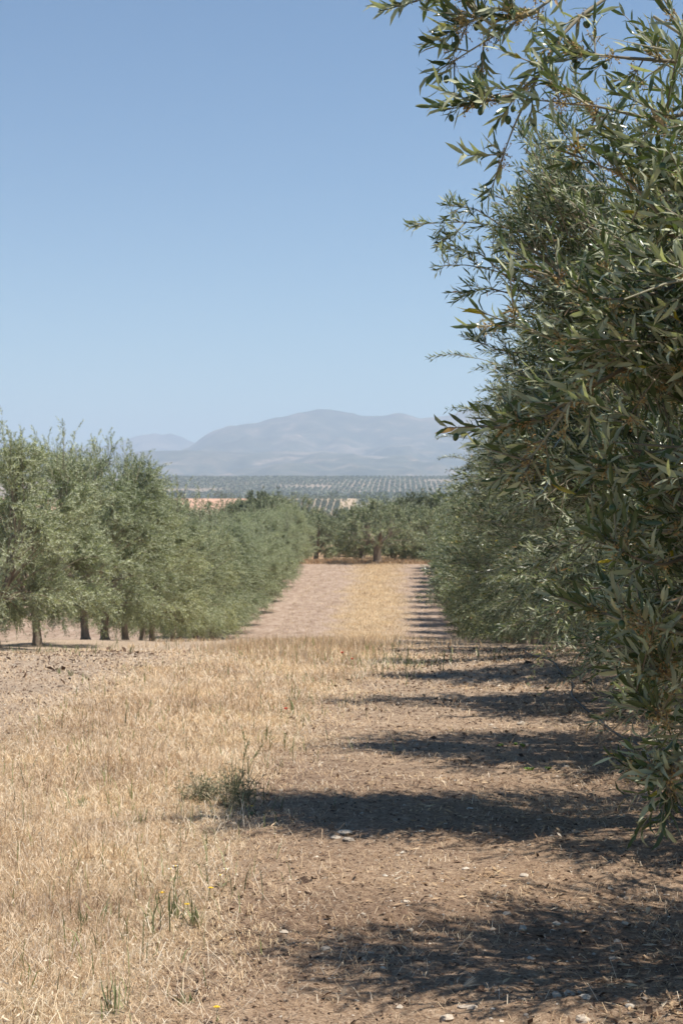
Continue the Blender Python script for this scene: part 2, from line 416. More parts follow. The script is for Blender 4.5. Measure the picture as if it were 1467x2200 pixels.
ridge('mountains', 5400, 8000, [(-1500, 1010), (330, 985), (400, 962), (430, 943), (465, 925), (490, 913), (530, 910), (560, 907), (600, 896), (640, 886), (680, 881), (705, 880), (740, 883), (775, 893), (815, 892), (860, 889), (885, 896), (905, 899), (950, 896), (985, 889), (1020, 880), (1060, 872), (1300, 850), (1700, 890), (3200, 930)], 23, 110)
ridge('distant_mountain', 8600, 10800, [(-1600, 970), (-300, 940), (0, 950), (150, 962), (240, 956), (270, 944), (300, 936), (325, 929), (345, 932), (362, 930), (385, 938), (410, 950), (440, 958), (600, 970), (2500, 980)], 37, 90)

# ------------------------------------------------------------------ olive trees
def bezier(S, C, E, K):
    t = np.linspace(0, 1, K)[None, :, None]
    return (1 - t) ** 2 * S[:, None] + 2 * t * (1 - t) * C[:, None] + t ** 2 * E[:, None]

def olive_parts(seed, H=3.8, Rx=2.1, Ry=1.35, zb=0.45, trunk_h=0.8, trunk_r=0.085, boughs=95, subs=6, shoots=6, pairs=11,
                leaf=(.045, .068), lod=1, mat='leaf', extra=(), top_shoots=18, leaders=1, sq=0.0, cull=None, twig_sides=3, edge=None,
                barrel=0.35, ytaper=0.55, sprays=(), bough_r=.018, subl=1.0, leaf_gap=.020, up=.28):
    """returns (trunk Geo, crown Geo, sample points for fruit).  The tree's base is the origin."""
    r = np.random.default_rng(seed)
    tg = Geo(); cg = Geo()
    # trunk, slightly crooked, flared at the foot
    zt = np.array([-.12, 0.0, .08, .25, .5, .8, 1.0]) ; zt = np.where(zt > 0, zt * trunk_h, zt)
    K = len(zt); lean = r.normal(0, .05, 2)
    tp = np.stack([lean[0] * zt + .02 * np.sin(zt * 5 + seed), lean[1] * zt + .02 * np.cos(zt * 4), zt], -1)
    tr_ = trunk_r * np.array([1.9, 1.6, 1.25, 1.05, .98, 1.0, 1.05])
    tubes(tg, tp[None], tr_[None], 12)
    top = tp[-1]
    # limbs
    nl = 5
    th = np.arange(nl) * 2 * math.pi / nl + r.uniform(0, 1)
    E = np.stack([np.cos(th) * Rx * .35, np.sin(th) * Ry * .35, np.full(nl, H * .62)], -1) + r.normal(0, .1, (nl, 3))
    S = np.repeat(top[None] - [0, 0, .05], nl, 0); C = S + (E - S) * np.array([.6, .6, .3])
    LP = bezier(S, C, E, 9); tubes(tg, LP, np.linspace(trunk_r * .72, trunk_r * .28, 9)[None].repeat(nl, 0), 8)
    # boughs
    u = r.random(boughs); u = np.clip(u, .02, .98)
    a = r.uniform(0, 2 * math.pi, boughs)
    k = barrel
    prof = np.where(u > k, np.sqrt(np.clip(1 - ((u - k) / (1 - k)) ** 2, 0, 1)), 1 - .35 * ((k - u) / k) ** 2)
    lob = 1 + .20 * np.sin(3 * a + 5 * u + seed) + .12 * np.sin(5 * a - 7 * u + 2 * seed)
    rad = prof * lob * r.uniform(.55, .95, boughs)
    yt = 1.12 - ytaper * u
    Ex = np.stack([np.cos(a) * Rx * rad, np.sin(a) * Ry * rad * yt, zb + (H - zb) * u * .95], -1)
    if len(extra): Ex = np.concatenate([Ex, np.asarray(extra, float)]); 
    nb = len(Ex)
    li = r.integers(0, nl, nb)
    d2 = ((Ex[:, None, :2] - E[None, :, :2]) ** 2).sum(-1); li = d2.argmin(1)
    tt = r.integers(1, 8, nb); tt = np.clip((Ex[:, 2] / H * 8).astype(int) - 1 + r.integers(-1, 2, nb), 0, 8)
    S = LP[li, tt]
    C = S + (Ex - S) * .5 + np.stack([np.zeros(nb), np.zeros(nb), .10 + .25 * r.random(nb)], -1)
    BP = bezier(S, C, Ex, 8) + r.normal(0, .012, (nb, 8, 3)) * np.linspace(0, 1, 8)[None, :, None]
    rb = np.linspace(bough_r, .0035, 8)[None].repeat(nb, 0)
    if cull is not None: rb = rb * cull(BP.reshape(-1, 3)).reshape(nb, 8)
    tubes(cg, BP, rb, 5, mi=1)
    # sub-branches
    nsb = nb * subs
    bi = np.repeat(np.arange(nb), subs); t = r.uniform(.35, 1.0, nsb) ; t = np.maximum(t, r.uniform(.3, 1, nsb))
    f = t * 7; i0 = np.minimum(f.astype(int), 6); fr = (f - i0)[:, None]
    S = BP[bi, i0] * (1 - fr) + BP[bi, i0 + 1] * fr
    tan = norm(BP[bi, i0 + 1] - BP[bi, i0])
    out = norm(S * np.array([1, 1.3, .35]) - np.array([0, 0, H * .16]))
    D = norm(tan * .8 + out * .45 + r.normal(0, .55, (nsb, 3)) + np.array([0, 0, .12]))
    Ls = r.uniform(.22, .55, nsb) * (H / 3.8) * subl
    E2 = S + D * Ls[:, None]; C2 = S + D * Ls[:, None] * .5 + np.array([0, 0, .05])
    SP = bezier(S, C2, E2, 5)
    rb = np.linspace(.0045, .0018, 5)[None].repeat(nsb, 0)
    if cull is not None: rb = rb * cull(SP.reshape(-1, 3)).reshape(nsb, 5).all(1)[:, None]
    tubes(cg, SP, rb, 3, mi=1)
    # shoots
    ns = nsb * shoots
    si = np.repeat(np.arange(nsb), shoots); t = np.tile(np.linspace(.2, 1, shoots), nsb) + r.uniform(-.06, .06, ns); t = np.clip(t, 0, 1)
    f = t * 4; i0 = np.minimum(f.astype(int), 3); fr = (f - i0)[:, None]
    S = SP[si, i0] * (1 - fr) + SP[si, i0 + 1] * fr
    tan = norm(SP[si, i0 + 1] - SP[si, i0]); out = norm(S * np.array([1, 1.3, .4]) - np.array([0, 0, H * .2]))
    D = norm(tan * .7 + out * .3 + r.normal(0, .5, (ns, 3)) + np.array([0, 0, up]))
    L3 = r.uniform(.14, .34, ns)
    droop = np.array([0, 0, -1.0]) * (L3 * r.uniform(-.05, .45, ns))[:, None]
    # upright leaders at the top of the crown
    if top_shoots:
        n4 = top_shoots * leaders; aa = r.uniform(0, 6.28, top_shoots); rr_ = np.sqrt(r.random(top_shoots)) * .75
        S4 = np.stack([np.cos(aa) * Rx * rr_, np.sin(aa) * Ry * rr_, zb + (H - zb) * (.80 + .12 * (1 - rr_))], -1)
        D4 = norm(np.array([0, 0, 1.0]) + r.normal(0, .22, (top_shoots, 3)))
        L4 = r.uniform(.35, .8, top_shoots)
        S4[:, 1] *= (1.12 - ytaper * .85)
        P4 = bezier(S4, S4 + D4 * L4[:, None] * .5, S4 + (D4 + [0, 0, .1]) * L4[:, None], 5)
        tubes(cg, P4, np.linspace(.006, .002, 5)[None].repeat(top_shoots, 0), 3, mi=1)
        m4 = 7
        i4 = np.repeat(np.arange(top_shoots), m4); k4 = np.tile(np.array([0, 1, 1, 2, 3, 3, 4]), top_shoots)
        S = np.concatenate([S, P4[i4, k4]])
        D = np.concatenate([D, norm(D4[i4] + r.normal(0, .45, (len(i4), 3)))])
        L3 = np.concatenate([L3, r.uniform(.14, .28, len(i4))]); droop = np.concatenate([droop, np.zeros((len(i4), 3))])
    if cull is not None:
        keep = cull(S + D * L3[:, None]); S, D, L3, droop = S[keep], D[keep], L3[keep], droop[keep]
    for sp_ in sprays:
        q = np.asarray(sp_, float); t0 = np.linspace(0, len(q) - 1, 14)
        q = np.stack([np.interp(t0, np.arange(len(q)), q[:, j]) for j in range(3)], -1)
        q[1:-1] = (q[:-2] + 2 * q[1:-1] + q[2:]) / 4
        tubes(cg, q[None], np.linspace(.0048, .0016, 14)[None], 6, mi=1)
        Tq = norm(np.gradient(q, axis=0)); m5 = 12
        k5 = np.clip((r.random(m5) ** .75 * 13).astype(int), 1, 13); k5[:3] = 13
        D5 = norm(Tq[k5] * .8 + r.normal(0, .5, (m5, 3)) * np.array([1, .8, 1]) + np.array([0, 0, .15])); D5[:1] = Tq[-1]
        S = np.concatenate([S, q[k5]]); D = np.concatenate([D, D5]); L3 = np.concatenate([L3, r.uniform(.04, .13, m5)])
        droop = np.concatenate([droop, np.zeros((m5, 3))])
    ns = len(S)
    E3 = S + D * L3[:, None] + droop
    SH = bezier(S, S + D * L3[:, None] * .55, E3, 5)
    if lod < 2: tubes(cg, SH, np.linspace(.0022, .0009, 5)[None].repeat(ns, 0), 3, mi=1)
    # leaves: opposite pairs
    nL = ns * pairs
    hi = np.repeat(np.arange(ns), pairs); npair = np.minimum(pairs, np.maximum(1, np.floor(L3 / leaf_gap + .5)))
    t = np.clip((np.tile(np.arange(pairs), ns) + .6) / np.repeat(npair, pairs), 0, 1)
    f = t * 4; i0 = np.minimum(f.astype(int), 3); fr = (f - i0)[:, None]
    Pp = SH[hi, i0] * (1 - fr) + SH[hi, i0 + 1] * fr
    T = norm(SH[hi, i0 + 1] - SH[hi, i0])
    ref = norm(np.cross(T, r.normal(0, 1, (ns, 3))[hi])); ref2 = np.cross(T, ref)
    ang = np.tile(np.arange(pairs) * (math.pi / 2), ns) + r.normal(0, .3, nL)
    perp = ref * np.cos(ang)[:, None] + ref2 * np.sin(ang)[:, None]
    kl = (np.tile(np.arange(pairs), ns) + .5) < np.repeat(L3, pairs) / leaf_gap
    Pp, T, perp, t = Pp[kl], T[kl], perp[kl], t[kl]; nL = len(Pp)
    for sgn in (1, -1):
        sp = np.radians(r.normal(36, 11, nL))[:, None]
        D_ = norm(T * np.cos(sp) + perp * sgn * np.sin(sp) + r.normal(0, .10, (nL, 3)) + np.array([0, 0, .10]))
        N_ = norm(T - (T * D_).sum(-1, keepdims=True) * D_ + r.normal(0, .3, (nL, 3)) + np.array([0, 0, .25]))
        size = 1 - .35 * np.abs(t - .45)
        L_ = r.uniform(leaf[0], leaf[1], nL) * size; W_ = L_ * r.uniform(.155, .21, nL) * (1 if lod < 2 else 1.25)
        leaves(cg, Pp, D_, N_, L_, W_, 0 if lod == 0 else 1, r.random(nL))
    return tg, cg, SH

def copy_tree(o, loc, rz, s, label, group=None, cat=None):
    c = o.copy(); COL.objects.link(c); c.location = loc; c.rotation_euler = (0, 0, rz); c.scale = s if hasattr(s, '__len__') else (s, s, s)
    c['label'] = label
    if group: c['group'] = group
    for ch in list(PROTO_CH[o.name]):
        d = ch.copy(); COL.objects.link(d); d.parent = c
    return c

PROTO_CH = {}
def tree_obj(parts, matkey, name='olive_tree'):
    tg, cg, _ = parts
    root = empty(name); root['category'] = 'tree'
    a_ = tg.build('trunk', MT['bark'], root)
    b_ = cg.build('crown', None, root, mats=[MT[matkey], MT['twig']])
    PROTO_CH[root.name] = [a_, b_]
    return root
used = set()
def place(proto, x, y, rz, s, label, group, z=None):
    z = float(ground_z(x, y)) if z is None else z
    if proto.name in used:
        return copy_tree(proto, (x, y, z), rz, s, label, group)
    used.add(proto.name)
    proto.location = (x, y, z); proto.rotation_euler = (0, 0, rz); proto.scale = s if hasattr(s, '__len__') else (s, s, s)
    proto['label'] = label; proto['group'] = group
    return proto

ORD = ['first', 'second', 'third', 'fourth', 'fifth', 'sixth', 'seventh', 'eighth', 'ninth', 'tenth', 'eleventh', 'twelfth', 'thirteenth',
       'fourteenth', 'fifteenth', 'sixteenth', 'seventeenth', 'eighteenth', 'nineteenth', 'twentieth', 'twenty-first', 'twenty-second', 'twenty-third',
       'twenty-fourth', 'twenty-fifth', 'twenty-sixth', 'twenty-seventh', 'twenty-eighth', 'twenty-ninth', 'thirtieth', 'thirty-first', 'thirty-second',
       'thirty-third', 'thirty-fourth', 'thirty-fifth', 'thirty-sixth', 'thirty-seventh', 'thirty-eighth', 'thirty-ninth', 'fortieth']

def curve_r(y): return float(np.interp(y, [0, 9, 11, 25, 42, 57, 95], [0, 0, .15, .28, .5, .65, .95]))
GR = 'olive trees of the right-hand row'
GL = 'olive trees of the left-hand row'

# --- nearest tree of the right row: boughs reach over the track beside the camera
def W(px, py, d): return np.array([(px - VX) / F * d, d, EYE + (HY - py) / F * d])
T1 = np.array([2.35, 3.5, 0.0])
tips = [(1300, 60, 3.7), (1290, 180, 3.7), (1340, 290, 3.6), (1400, 330, 3.6), (1370, 160, 3.7), (1400, 60, 3.6), (1440, 330, 3.5), (1400, 480, 3.7), (1430, 450, 3.6),
        (1300, 620, 3.7), (1330, 600, 3.7), (1250, 740, 3.8), (1300, 730, 3.6), (1340, 680, 3.6), (1420, 600, 3.6), (1250, 830, 3.8),
        (1230, 900, 3.8), (1290, 880, 3.7), (1330, 850, 3.6), (1400, 780, 3.6), (1360, 960, 3.6), (1300, 980, 3.8), (1420, 900, 3.6), (1400, 1010, 3.6),
        (1380, 1090, 3.6), (1420, 1130, 3.6), (1400, 1200, 3.6), (1420, 1270, 3.6), (1400, 1330, 3.6), (1440, 1330, 3.6), (1420, 1400, 3.7), (1440, 1480, 3.6), (1450, 1560, 3.7), (1450, 1640, 3.7)]
ex = [W(*t) - T1 for t in tips]
e2 = np.random.default_rng(5)
for t in tips:                                    # denser growth behind the outermost sprays
    ex.append(W(t[0] + e2.uniform(30, 200), t[1] + e2.uniform(-60, 60), t[2] + e2.uniform(-.4, .9)) - T1)
SPR = [[(1400, -60, 3.9), (1222, 50, 3.75), (1153, 168, 3.7), (1102, 273, 3.7), (1080, 335, 3.7)], [(1153, 168, 3.7), (1110, 205, 3.68), (1060, 218, 3.66), (1025, 225, 3.65)],
       [(1300, -80, 4.0), (1186, 0, 3.9), (1153, 25, 3.85), (1077, 71, 3.8), (975, 133, 3.8)], [(1077, 71, 3.8), (1030, 40, 3.8), (1000, 55, 3.8)], [(1200, -60, 3.9), (1050, -40, 3.9), (950, -10, 3.85), (895, 5, 3.8)],
       [(1153, 25, 3.85), (1110, 40, 3.8), (1090, 10, 3.8)], [(1500, 860, 3.8), (1354, 783, 3.6), (1270, 757, 3.55), (1186, 732, 3.5), (1105, 700, 3.5)],
       [(1354, 783, 3.6), (1228, 854, 3.5), (1144, 913, 3.5), (1085, 915, 3.5)], [(1228, 854, 3.5), (1200, 900, 3.5), (1150, 970, 3.5), (1130, 990, 3.5)],
       [(1500, 1180, 3.7), (1420, 1215, 3.5), (1360, 1200, 3.45), (1320, 1170, 3.45)], [(1500, 1370, 3.6), (1400, 1345, 3.45), (1340, 1335, 3.4), (1300, 1320, 3.4)],
       [(1500, 1560, 3.6), (1440, 1560, 3.5), (1410, 1530, 3.5)], [(1500, 1590, 3.6), (1440, 1640, 3.5), (1430, 1690, 3.5)], [(1500, 1640, 3.6), (1450, 1660, 3.5), (1400, 1650, 3.5)],
       [(1500, 600, 3.7), (1350, 650, 3.5), (1270, 640, 3.5), (1200, 600, 3.5)], [(1480, 560, 3.7), (1400, 450, 3.6), (1330, 380, 3.6), (1250, 345, 3.6)], [(1500, 250, 3.8), (1380, 260, 3.6), (1290, 235, 3.6), (1200, 225, 3.6)],
       [(1450, 140, 3.8), (1330, 130, 3.7), (1250, 120, 3.7)], [(1500, 1060, 3.6), (1400, 1040, 3.5), (1340, 1010, 3.5), (1290, 1010, 3.5)], [(1500, 1480, 3.6), (1440, 1460, 3.5), (1400, 1430, 3.5)]]
SPR = [[W(*p) - T1 for p in q] for q in SPR]
EDGE_Y = [-400, 0, 100, 200, 300, 400, 500, 600, 700, 800, 900, 1000, 1080, 1200, 1350, 1450, 1550, 1700, 1712]
EDGE_X = [1250, 1255, 1245, 1240, 1275, 1340, 1365, 1265, 1180, 1170, 1190, 1235, 1285, 1340, 1335, 1375, 1410, 1440, 3000]
def cull_first(P):
    Q = P + T1
    lat = Q[:, 0] / 3.7 * F + VX; h = HY - (Q[:, 2] - EYE) / 3.7 * F    # the crown's own outline at arm's length from the camera
    ok = (lat > np.interp(h, EDGE_Y, EDGE_X) + 40 * (fbm(h / 90, Q[:, 1] * 3, 2, 3) - .5))
    ok &= ~((Q[:, 1] < 2.6) & (Q[:, 0] < 1.3)) & (Q[:, 2] > .9)
    ok &= (Q[:, 1] < 4.9) | (Q[:, 0] > 1.2)
    gap = fbm(Q[:, 0] * 5, Q[:, 2] * 5, 2, 61)       # the top of the crown is open, with sky between the boughs
    ok &= (gap > .30 + .27 * np.clip((Q[:, 2] - 2.2) / .3, 0, 1))
    ok &= (vnoise2(Q[:, 0] * 400 + 50, Q[:, 2] * 400, 5) > .42 * np.clip((Q[:, 2] - 2.3) / .3, 0, 1))
    return ok
parts1 = olive_parts(101, H=3.35, Rx=1.95, Ry=1.35, zb=.95, boughs=70, subs=6, shoots=5, pairs=10, leaf=(.039, .073), lod=0, extra=ex, leaf_gap=.021, cull=cull_first, sprays=SPR, bough_r=.008, up=.5)
first = tree_obj(parts1, 'leaf')
first.location = T1; used.add(first.name)
tag(first, 'nearest olive tree at the right edge of the picture, long leaves hanging over the track', 'tree', GR)
SH1 = parts1[2] + T1
vis = []
for i in range(len(SH1)):
    p = SH1[i, 2]
    px = VX + p[0] / p[1] * F; py = HY - (p[2] - EYE) / p[1] * F
    if 880 < px < 1460 and 0 < py < 1700 and p[1] < 4.2: vis.append(i)
e3 = np.random.default_rng(8); e3.shuffle(vis)
# olives: one fruit with its stalk, copied
def fruit_mesh():
    g = Geo(); nu, nv = 10, 8
    V = []
    for i in range(nv):
        ph = math.pi * i / (nv - 1)
        for j in range(nu):
            t = 2 * math.pi * j / nu; rr = math.sin(ph) * .0062 * (1.0 + .1 * math.cos(ph))
            V.append((rr * math.cos(t), rr * math.sin(t), -.02 + .0085 * math.cos(ph)))
    f = [[i * nu + j, i * nu + (j + 1) % nu, (i + 1) * nu + (j + 1) % nu, (i + 1) * nu + j] for i in range(nv - 1) for j in range(nu)]
    g.add(V, np.array(f)[:, ::-1], .5, 0)
    tubes(g, np.array([[[0, 0, 0.004], [.001, 0, -.005], [0, 0, -.0115]]]), np.array([[.0007, .0006, .0006]]), 4, mi=1)
    return g
fo = fruit_mesh().build('olive_fruit', None, first, mats=[MT['olive'], MT['twig']])
for n_, i in enumerate(vis[:90]):
    o = fo if n_ == 0 else fo.copy()
    if n_: COL.objects.link(o); o.parent = first
    p = SH1[i, e3.integers(1, 4)] - T1
    o.location = p; o.rotation_euler = (e3.normal(0, .25), e3.normal(0, .25), e3.uniform(0, 6)); s_ = e3.uniform(.9, 1.3); o.scale = (s_, s_, s_)
# withered blossom sprays
bg_ = Geo()
for i in vis[90:460]:
    c0 = SH1[i, e3.integers(0, 3)] - T1
    n_ = 14
    dirs = norm(e3.normal(0, 1, (n_, 3)) + [0, 0, -.2]); ln = e3.uniform(.008, .028, n_)
    tubes(bg_, np.stack([np.repeat(c0[None], n_, 0), c0 + dirs * ln[:, None]], 1), np.full((n_, 2), .0006), 3)
    leaves(bg_, c0 + dirs * ln[:, None], norm(e3.normal(0, 1, (n_, 3))), norm(e3.normal(0, 1, (n_, 3))), .0065, .0045, 1)
    leaves(bg_, c0 + dirs * ln[:, None] * .7, norm(e3.normal(0, 1, (n_, 3))), norm(e3.normal(0, 1, (n_, 3))), .0065, .0045, 1)
o = bg_.build('dried_blossom', MT['blossom'], first); o['kind'] = 'stuff'

# --- second and third trees: their own shapes
T2 = np.array([2.6, 6.0, 0.0])
ex2 = [W(1270, 1250, 5.6) - T2, W(1300, 1100, 5.6) - T2, W(1250, 1000, 5.8) - T2, W(1340, 1450, 5.4) - T2, W(1390, 1580, 5.4) - T2, W(1300, 1380, 5.7) - T2,
       W(1250, 900, 6.0) - T2, W(1350, 700, 5.9) - T2, W(1400, 500, 6.0) - T2, W(1420, 1500, 5.5) - T2, W(1300, 800, 5.9) - T2]
def cull2(P): 
    Q = P + T2; return (Q[:, 0] > .62) & (Q[:, 2] > .62)
second = tree_obj(olive_parts(202, H=3.55, Rx=1.9, Ry=1.25, zb=.7, boughs=95, subs=6, shoots=5, pairs=10, leaf=(.046, .066), lod=0, bough_r=.009, up=.45, extra=ex2, cull=cull2), 'leaf')
second.location = T2; used.add(second.name)
tag(second, 'second olive tree of the right row, half hidden behind the hanging leaves of the nearest', 'tree', GR)
T3 = np.array([2.55, 8.5, 0.0])
EDGE3_Y = [200, 290, 330, 400, 450, 520, 600, 700, 800, 900, 1000, 1100, 1300, 1500]
EDGE3_X = [1180, 1140, 1120, 1075, 1050, 1045, 1040, 1040, 1055, 1055, 1060, 1070, 1100, 1200]
def cull_third(P):
    Q = P + T3
    lat = VX + Q[:, 0] / 8.5 * F; h = HY - (Q[:, 2] - EYE) / 8.5 * F
    return lat > np.interp(h, EDGE3_Y, EDGE3_X) + 90 * (fbm(h / 60, Q[:, 1] * 2, 2, 8) - .5)
e2b = np.random.default_rng(12)
ex3 = [W(e2b.uniform(1060, 1360), e2b.uniform(310, 1050), e2b.uniform(8.1, 9.0)) - T3 for _ in range(60)]
SPR3 = [[(1180, 520, 8.5), (1080, 490, 8.4), (1000, 478, 8.4), (915, 482, 8.3)], [(1080, 490, 8.4), (1020, 450, 8.4), (975, 445, 8.4)], [(1000, 478, 8.4), (980, 500, 8.35), (960, 515, 8.35)],
        [(1150, 620, 8.5), (1070, 585, 8.4), (1000, 570, 8.4), (955, 572, 8.3)], [(1090, 600, 8.5), (1030, 545, 8.4), (985, 540, 8.4)], [(1130, 460, 8.5), (1080, 430, 8.4), (1050, 420, 8.4)],
        [(1200, 380, 8.5), (1150, 320, 8.5), (1125, 300, 8.5)], [(1250, 350, 8.6), (1230, 300, 8.6), (1215, 275, 8.6)], [(1120, 640, 8.5), (1050, 620, 8.4), (1010, 625, 8.4)], [(1110, 760, 8.5), (1060, 750, 8.5), (1035, 740, 8.5)]]
SPR3 = [[W(*p) - T3 for p in q] for q in SPR3]
third = tree_obj(olive_parts(303, H=3.55, Rx=1.85, Ry=1.3, zb=.55, boughs=110, subs=6, shoots=6, pairs=10, leaf=(.048, .068), lod=1, extra=ex3, top_shoots=14, cull=cull_third, sprays=SPR3, up=.4), 'leaf')
third.location = T3; used.add(third.name)
tag(third, 'third olive tree of the right row, its long spray reaching out against the sky', 'tree', GR)

# --- shared shapes
NEAR = [tree_obj(olive_parts(400 + i, H=3.75, Rx=1.85, Ry=1.35, zb=.45, boughs=105, subs=6, shoots=6, pairs=9, leaf=(.052, .074), lod=1, top_shoots=16), 'leaf') for i in range(2)]
MIDR = [tree_obj(olive_parts(500 + i, H=3.85, Rx=1.95, Ry=1.4, zb=.35, boughs=95, subs=5, shoots=5, pairs=7, leaf=(.07, .10), lod=2, top_shoots=16), 'leaf') for i in range(2)]
LEFT = [tree_obj(olive_parts(600 + i, H=3.75, Rx=1.75, Ry=1.25, zb=.50, trunk_r=.078, boughs=68, subs=10, shoots=6, subl=.8, pairs=9, leaf_gap=.024, leaf=(.052, .078), lod=2, top_shoots=15, barrel=.40), 'leaf_far') for i in range(4)]
OLD = [tree_obj(olive_parts(699, H=3.7, Rx=2.7, Ry=2.4, zb=.75, trunk_h=1.1, trunk_r=.24, boughs=80, subs=5, shoots=5, pairs=5, leaf=(.11, .16), lod=2, top_shoots=10, ytaper=.2), 'leaf')] + [tree_obj(olive_parts(700 + i, H=3.7, Rx=2.6, Ry=2.5, zb=.15, trunk_h=.7, trunk_r=.20, ytaper=.2, barrel=.3, boughs=110, subs=5, shoots=5, pairs=5, leaf=(.11, .16), lod=2, top_shoots=10), 'leaf') for i in range(2)]
FARP = [tree_obj(olive_parts(800 + i, H=3.8, Rx=2.3, Ry=2.2, zb=.35, trunk_h=.8, trunk_r=.14, boughs=60, subs=4, shoots=4, pairs=3, leaf=(.22, .34), lod=2, top_shoots=6), 'leaf_dist') for i in range(2)]

rr = random.Random(3)
# right row continues
y = 10.9; k = 3
while y < 93:
    p = rr.choice(NEAR) if y < 27 else rr.choice(MIDR)
    s = rr.uniform(.97, 1.07) * (1.04 if y < 40 else 1)
    place(p, 2.55 + curve_r(y) + rr.uniform(-.08, .08), y, rr.choice([0, math.pi]) + rr.uniform(-.15, .15), (s, s * rr.uniform(.92, 1.05), s * rr.uniform(.93, 1.03)),
          ORD[k] + ' olive tree of the right row counting from the camera', GR)
    y += rr.uniform(2.35, 2.65); k += 1
# left row
ly = [25.3, 27.8, 31.5, 33.9, 36.4, 39.0]
while ly[-1] < 94: ly.append(ly[-1] + rr.uniform(2.35, 2.65))
for k, y in enumerate(ly):
    s = rr.uniform(.95, 1.05) * (1.0 if y < 45 or y > 74 else 1.08) * (.84 if k == 0 else .93 if k < 4 else .91 if y < 42 else .86)
    nm = {0: 'first olive tree of the left row, cut by the left edge of the picture', 1: 'second olive tree of the left row, leftmost with its bare trunk showing',
          2: 'third olive tree of the left row, tall with upright top shoots and a pale trunk'}.get(k, ORD[k] + ' olive tree of the left row counting from the camera')
    place(LEFT[k % 4] if k < 4 else rr.choice(LEFT), -6.05 + rr.uniform(-.1, .1) + (0 if y < 50 else (y - 50) * -.006), y, rr.choice([0, math.pi]) + rr.uniform(-.2, .2), (s, s, s * rr.uniform(.95, 1.05)), nm, GL)
# the row behind the left one
k = 0; y = 42
while y < 96:
    s = rr.uniform(.92, 1.05)
    place(rr.choice(LEFT), -15 + rr.uniform(-.3, .3), y, rr.uniform(0, 6.28), s, ORD[k] + ' olive tree from the near end of the row behind the left row', 'olive trees of the row behind the left row')
    y += rr.uniform(3.2, 4.2); k += 1
# old tree at the end of the track and its neighbours
place(OLD[0], -1.35, 97.5, .4, (1.0, 1.0, .96), 'old olive tree with a thick flared trunk standing alone at the end of the track', 'old olive trees at the end of the track')
OLDL = [(-2.4, 105.5, .88, 'dark old olive tree filling the gap left of the lone flared trunk'), (1.1, 104, .86, 'dark old olive tree filling the gap right of the lone flared trunk'), (4.2, 107, .88, 'dark old olive tree in the gap before the right row ends'), (-6.9, 107, .76, 'low dark old olive tree in the gap past the left row'), (-8.6, 101, .8, 'old olive tree just past the far end of the left row'), (-5.2, 103.5, .76, 'dark old olive tree to the left of the lone flared trunk'),
        (2.2, 101.5, .92, 'old olive tree right of the lone flared trunk at the end of the track'), (5.4, 104, .95, 'old olive tree behind the far end of the right row'),
        (.2, 107, .92, 'old olive tree directly behind the lone flared trunk'), (-3.2, 110, .78, 'old olive tree behind and left of the lone flared trunk'), (-12.5, 104, 1.0, 'old olive tree behind the far end of the left row'),
        (3.6, 110, .92, 'old olive tree behind and right of the lone flared trunk'), (-8.8, 110, .8, 'old olive tree in the second rank past the left row')]
for i, (x, y, s, l) in enumerate(OLDL):
    place(OLD[1 + i % 2], x, y, rr.uniform(0, 6.28), (s, s, s * .98), l, 'old olive trees at the end of the track')
# dark trees showing over the far half of the left row
for i, (px, y, tp, lab) in enumerate([(452, 128, 1092, 'dark olive tree showing over the left row, below the bare reddish rise'), (500, 124, 1082, 'dark olive tree behind the left row, under the middle of the reddish rise'),
        (548, 131, 1070, 'broad dark olive tree rising behind the left row'), (590, 122, 1066, 'tallest dark olive tree behind the far half of the left row'), (632, 127, 1064, 'dark olive tree behind the far end of the left row, beside the neat far rows'), (522, 140, 1074, 'dark olive tree peeping over the left row between two broader ones')]):
    x = (px - VX) / F * y; hz = EYE + (HY - tp) / F * y - float(ground_z(x, y))
    place(OLD[1 + i % 2], x, y, rr.uniform(0, 6.28), (1.05, 1.05, hz / 3.85), lab, 'dark olive trees behind the left row')
# scattered trees beyond
k = 0
for y in (116, 124, 133, 145, 160, 180, 205, 235, 270, 310, 360, 430, 520):
    sp = 5.2 + y * .008; x = -y * (.135 if y < 400 else .15)
    while x < y * .035:
        pxx = VX + x / y * F; s = rr.uniform(.85, 1.12)
        lim_ = 1080 if 395 < pxx < 545 else (1104 if 620 < pxx < 765 else 1066)
        toph = HY - (float(ground_z(x, y)) + 3.7 * s - EYE) / y * F
        if toph < lim_: s *= max(.55, 1 - (lim_ - toph) / F * y / 3.7)
        toph = HY - (float(ground_z(x, y)) + 3.7 * s - EYE) / y * F
        if rr.random() < .80 and k < 118 and toph > lim_ - 6:
            tall = 1.0
            place(rr.choice(FARP), x + rr.uniform(-.8, .8), y + rr.uniform(-2, 2), rr.uniform(0, 6.28), (s, s, s * tall), 'dark olive tree in the dense grove past the end of the track', 'olive trees of the grove past the end of the track')
            k += 1
        x += sp
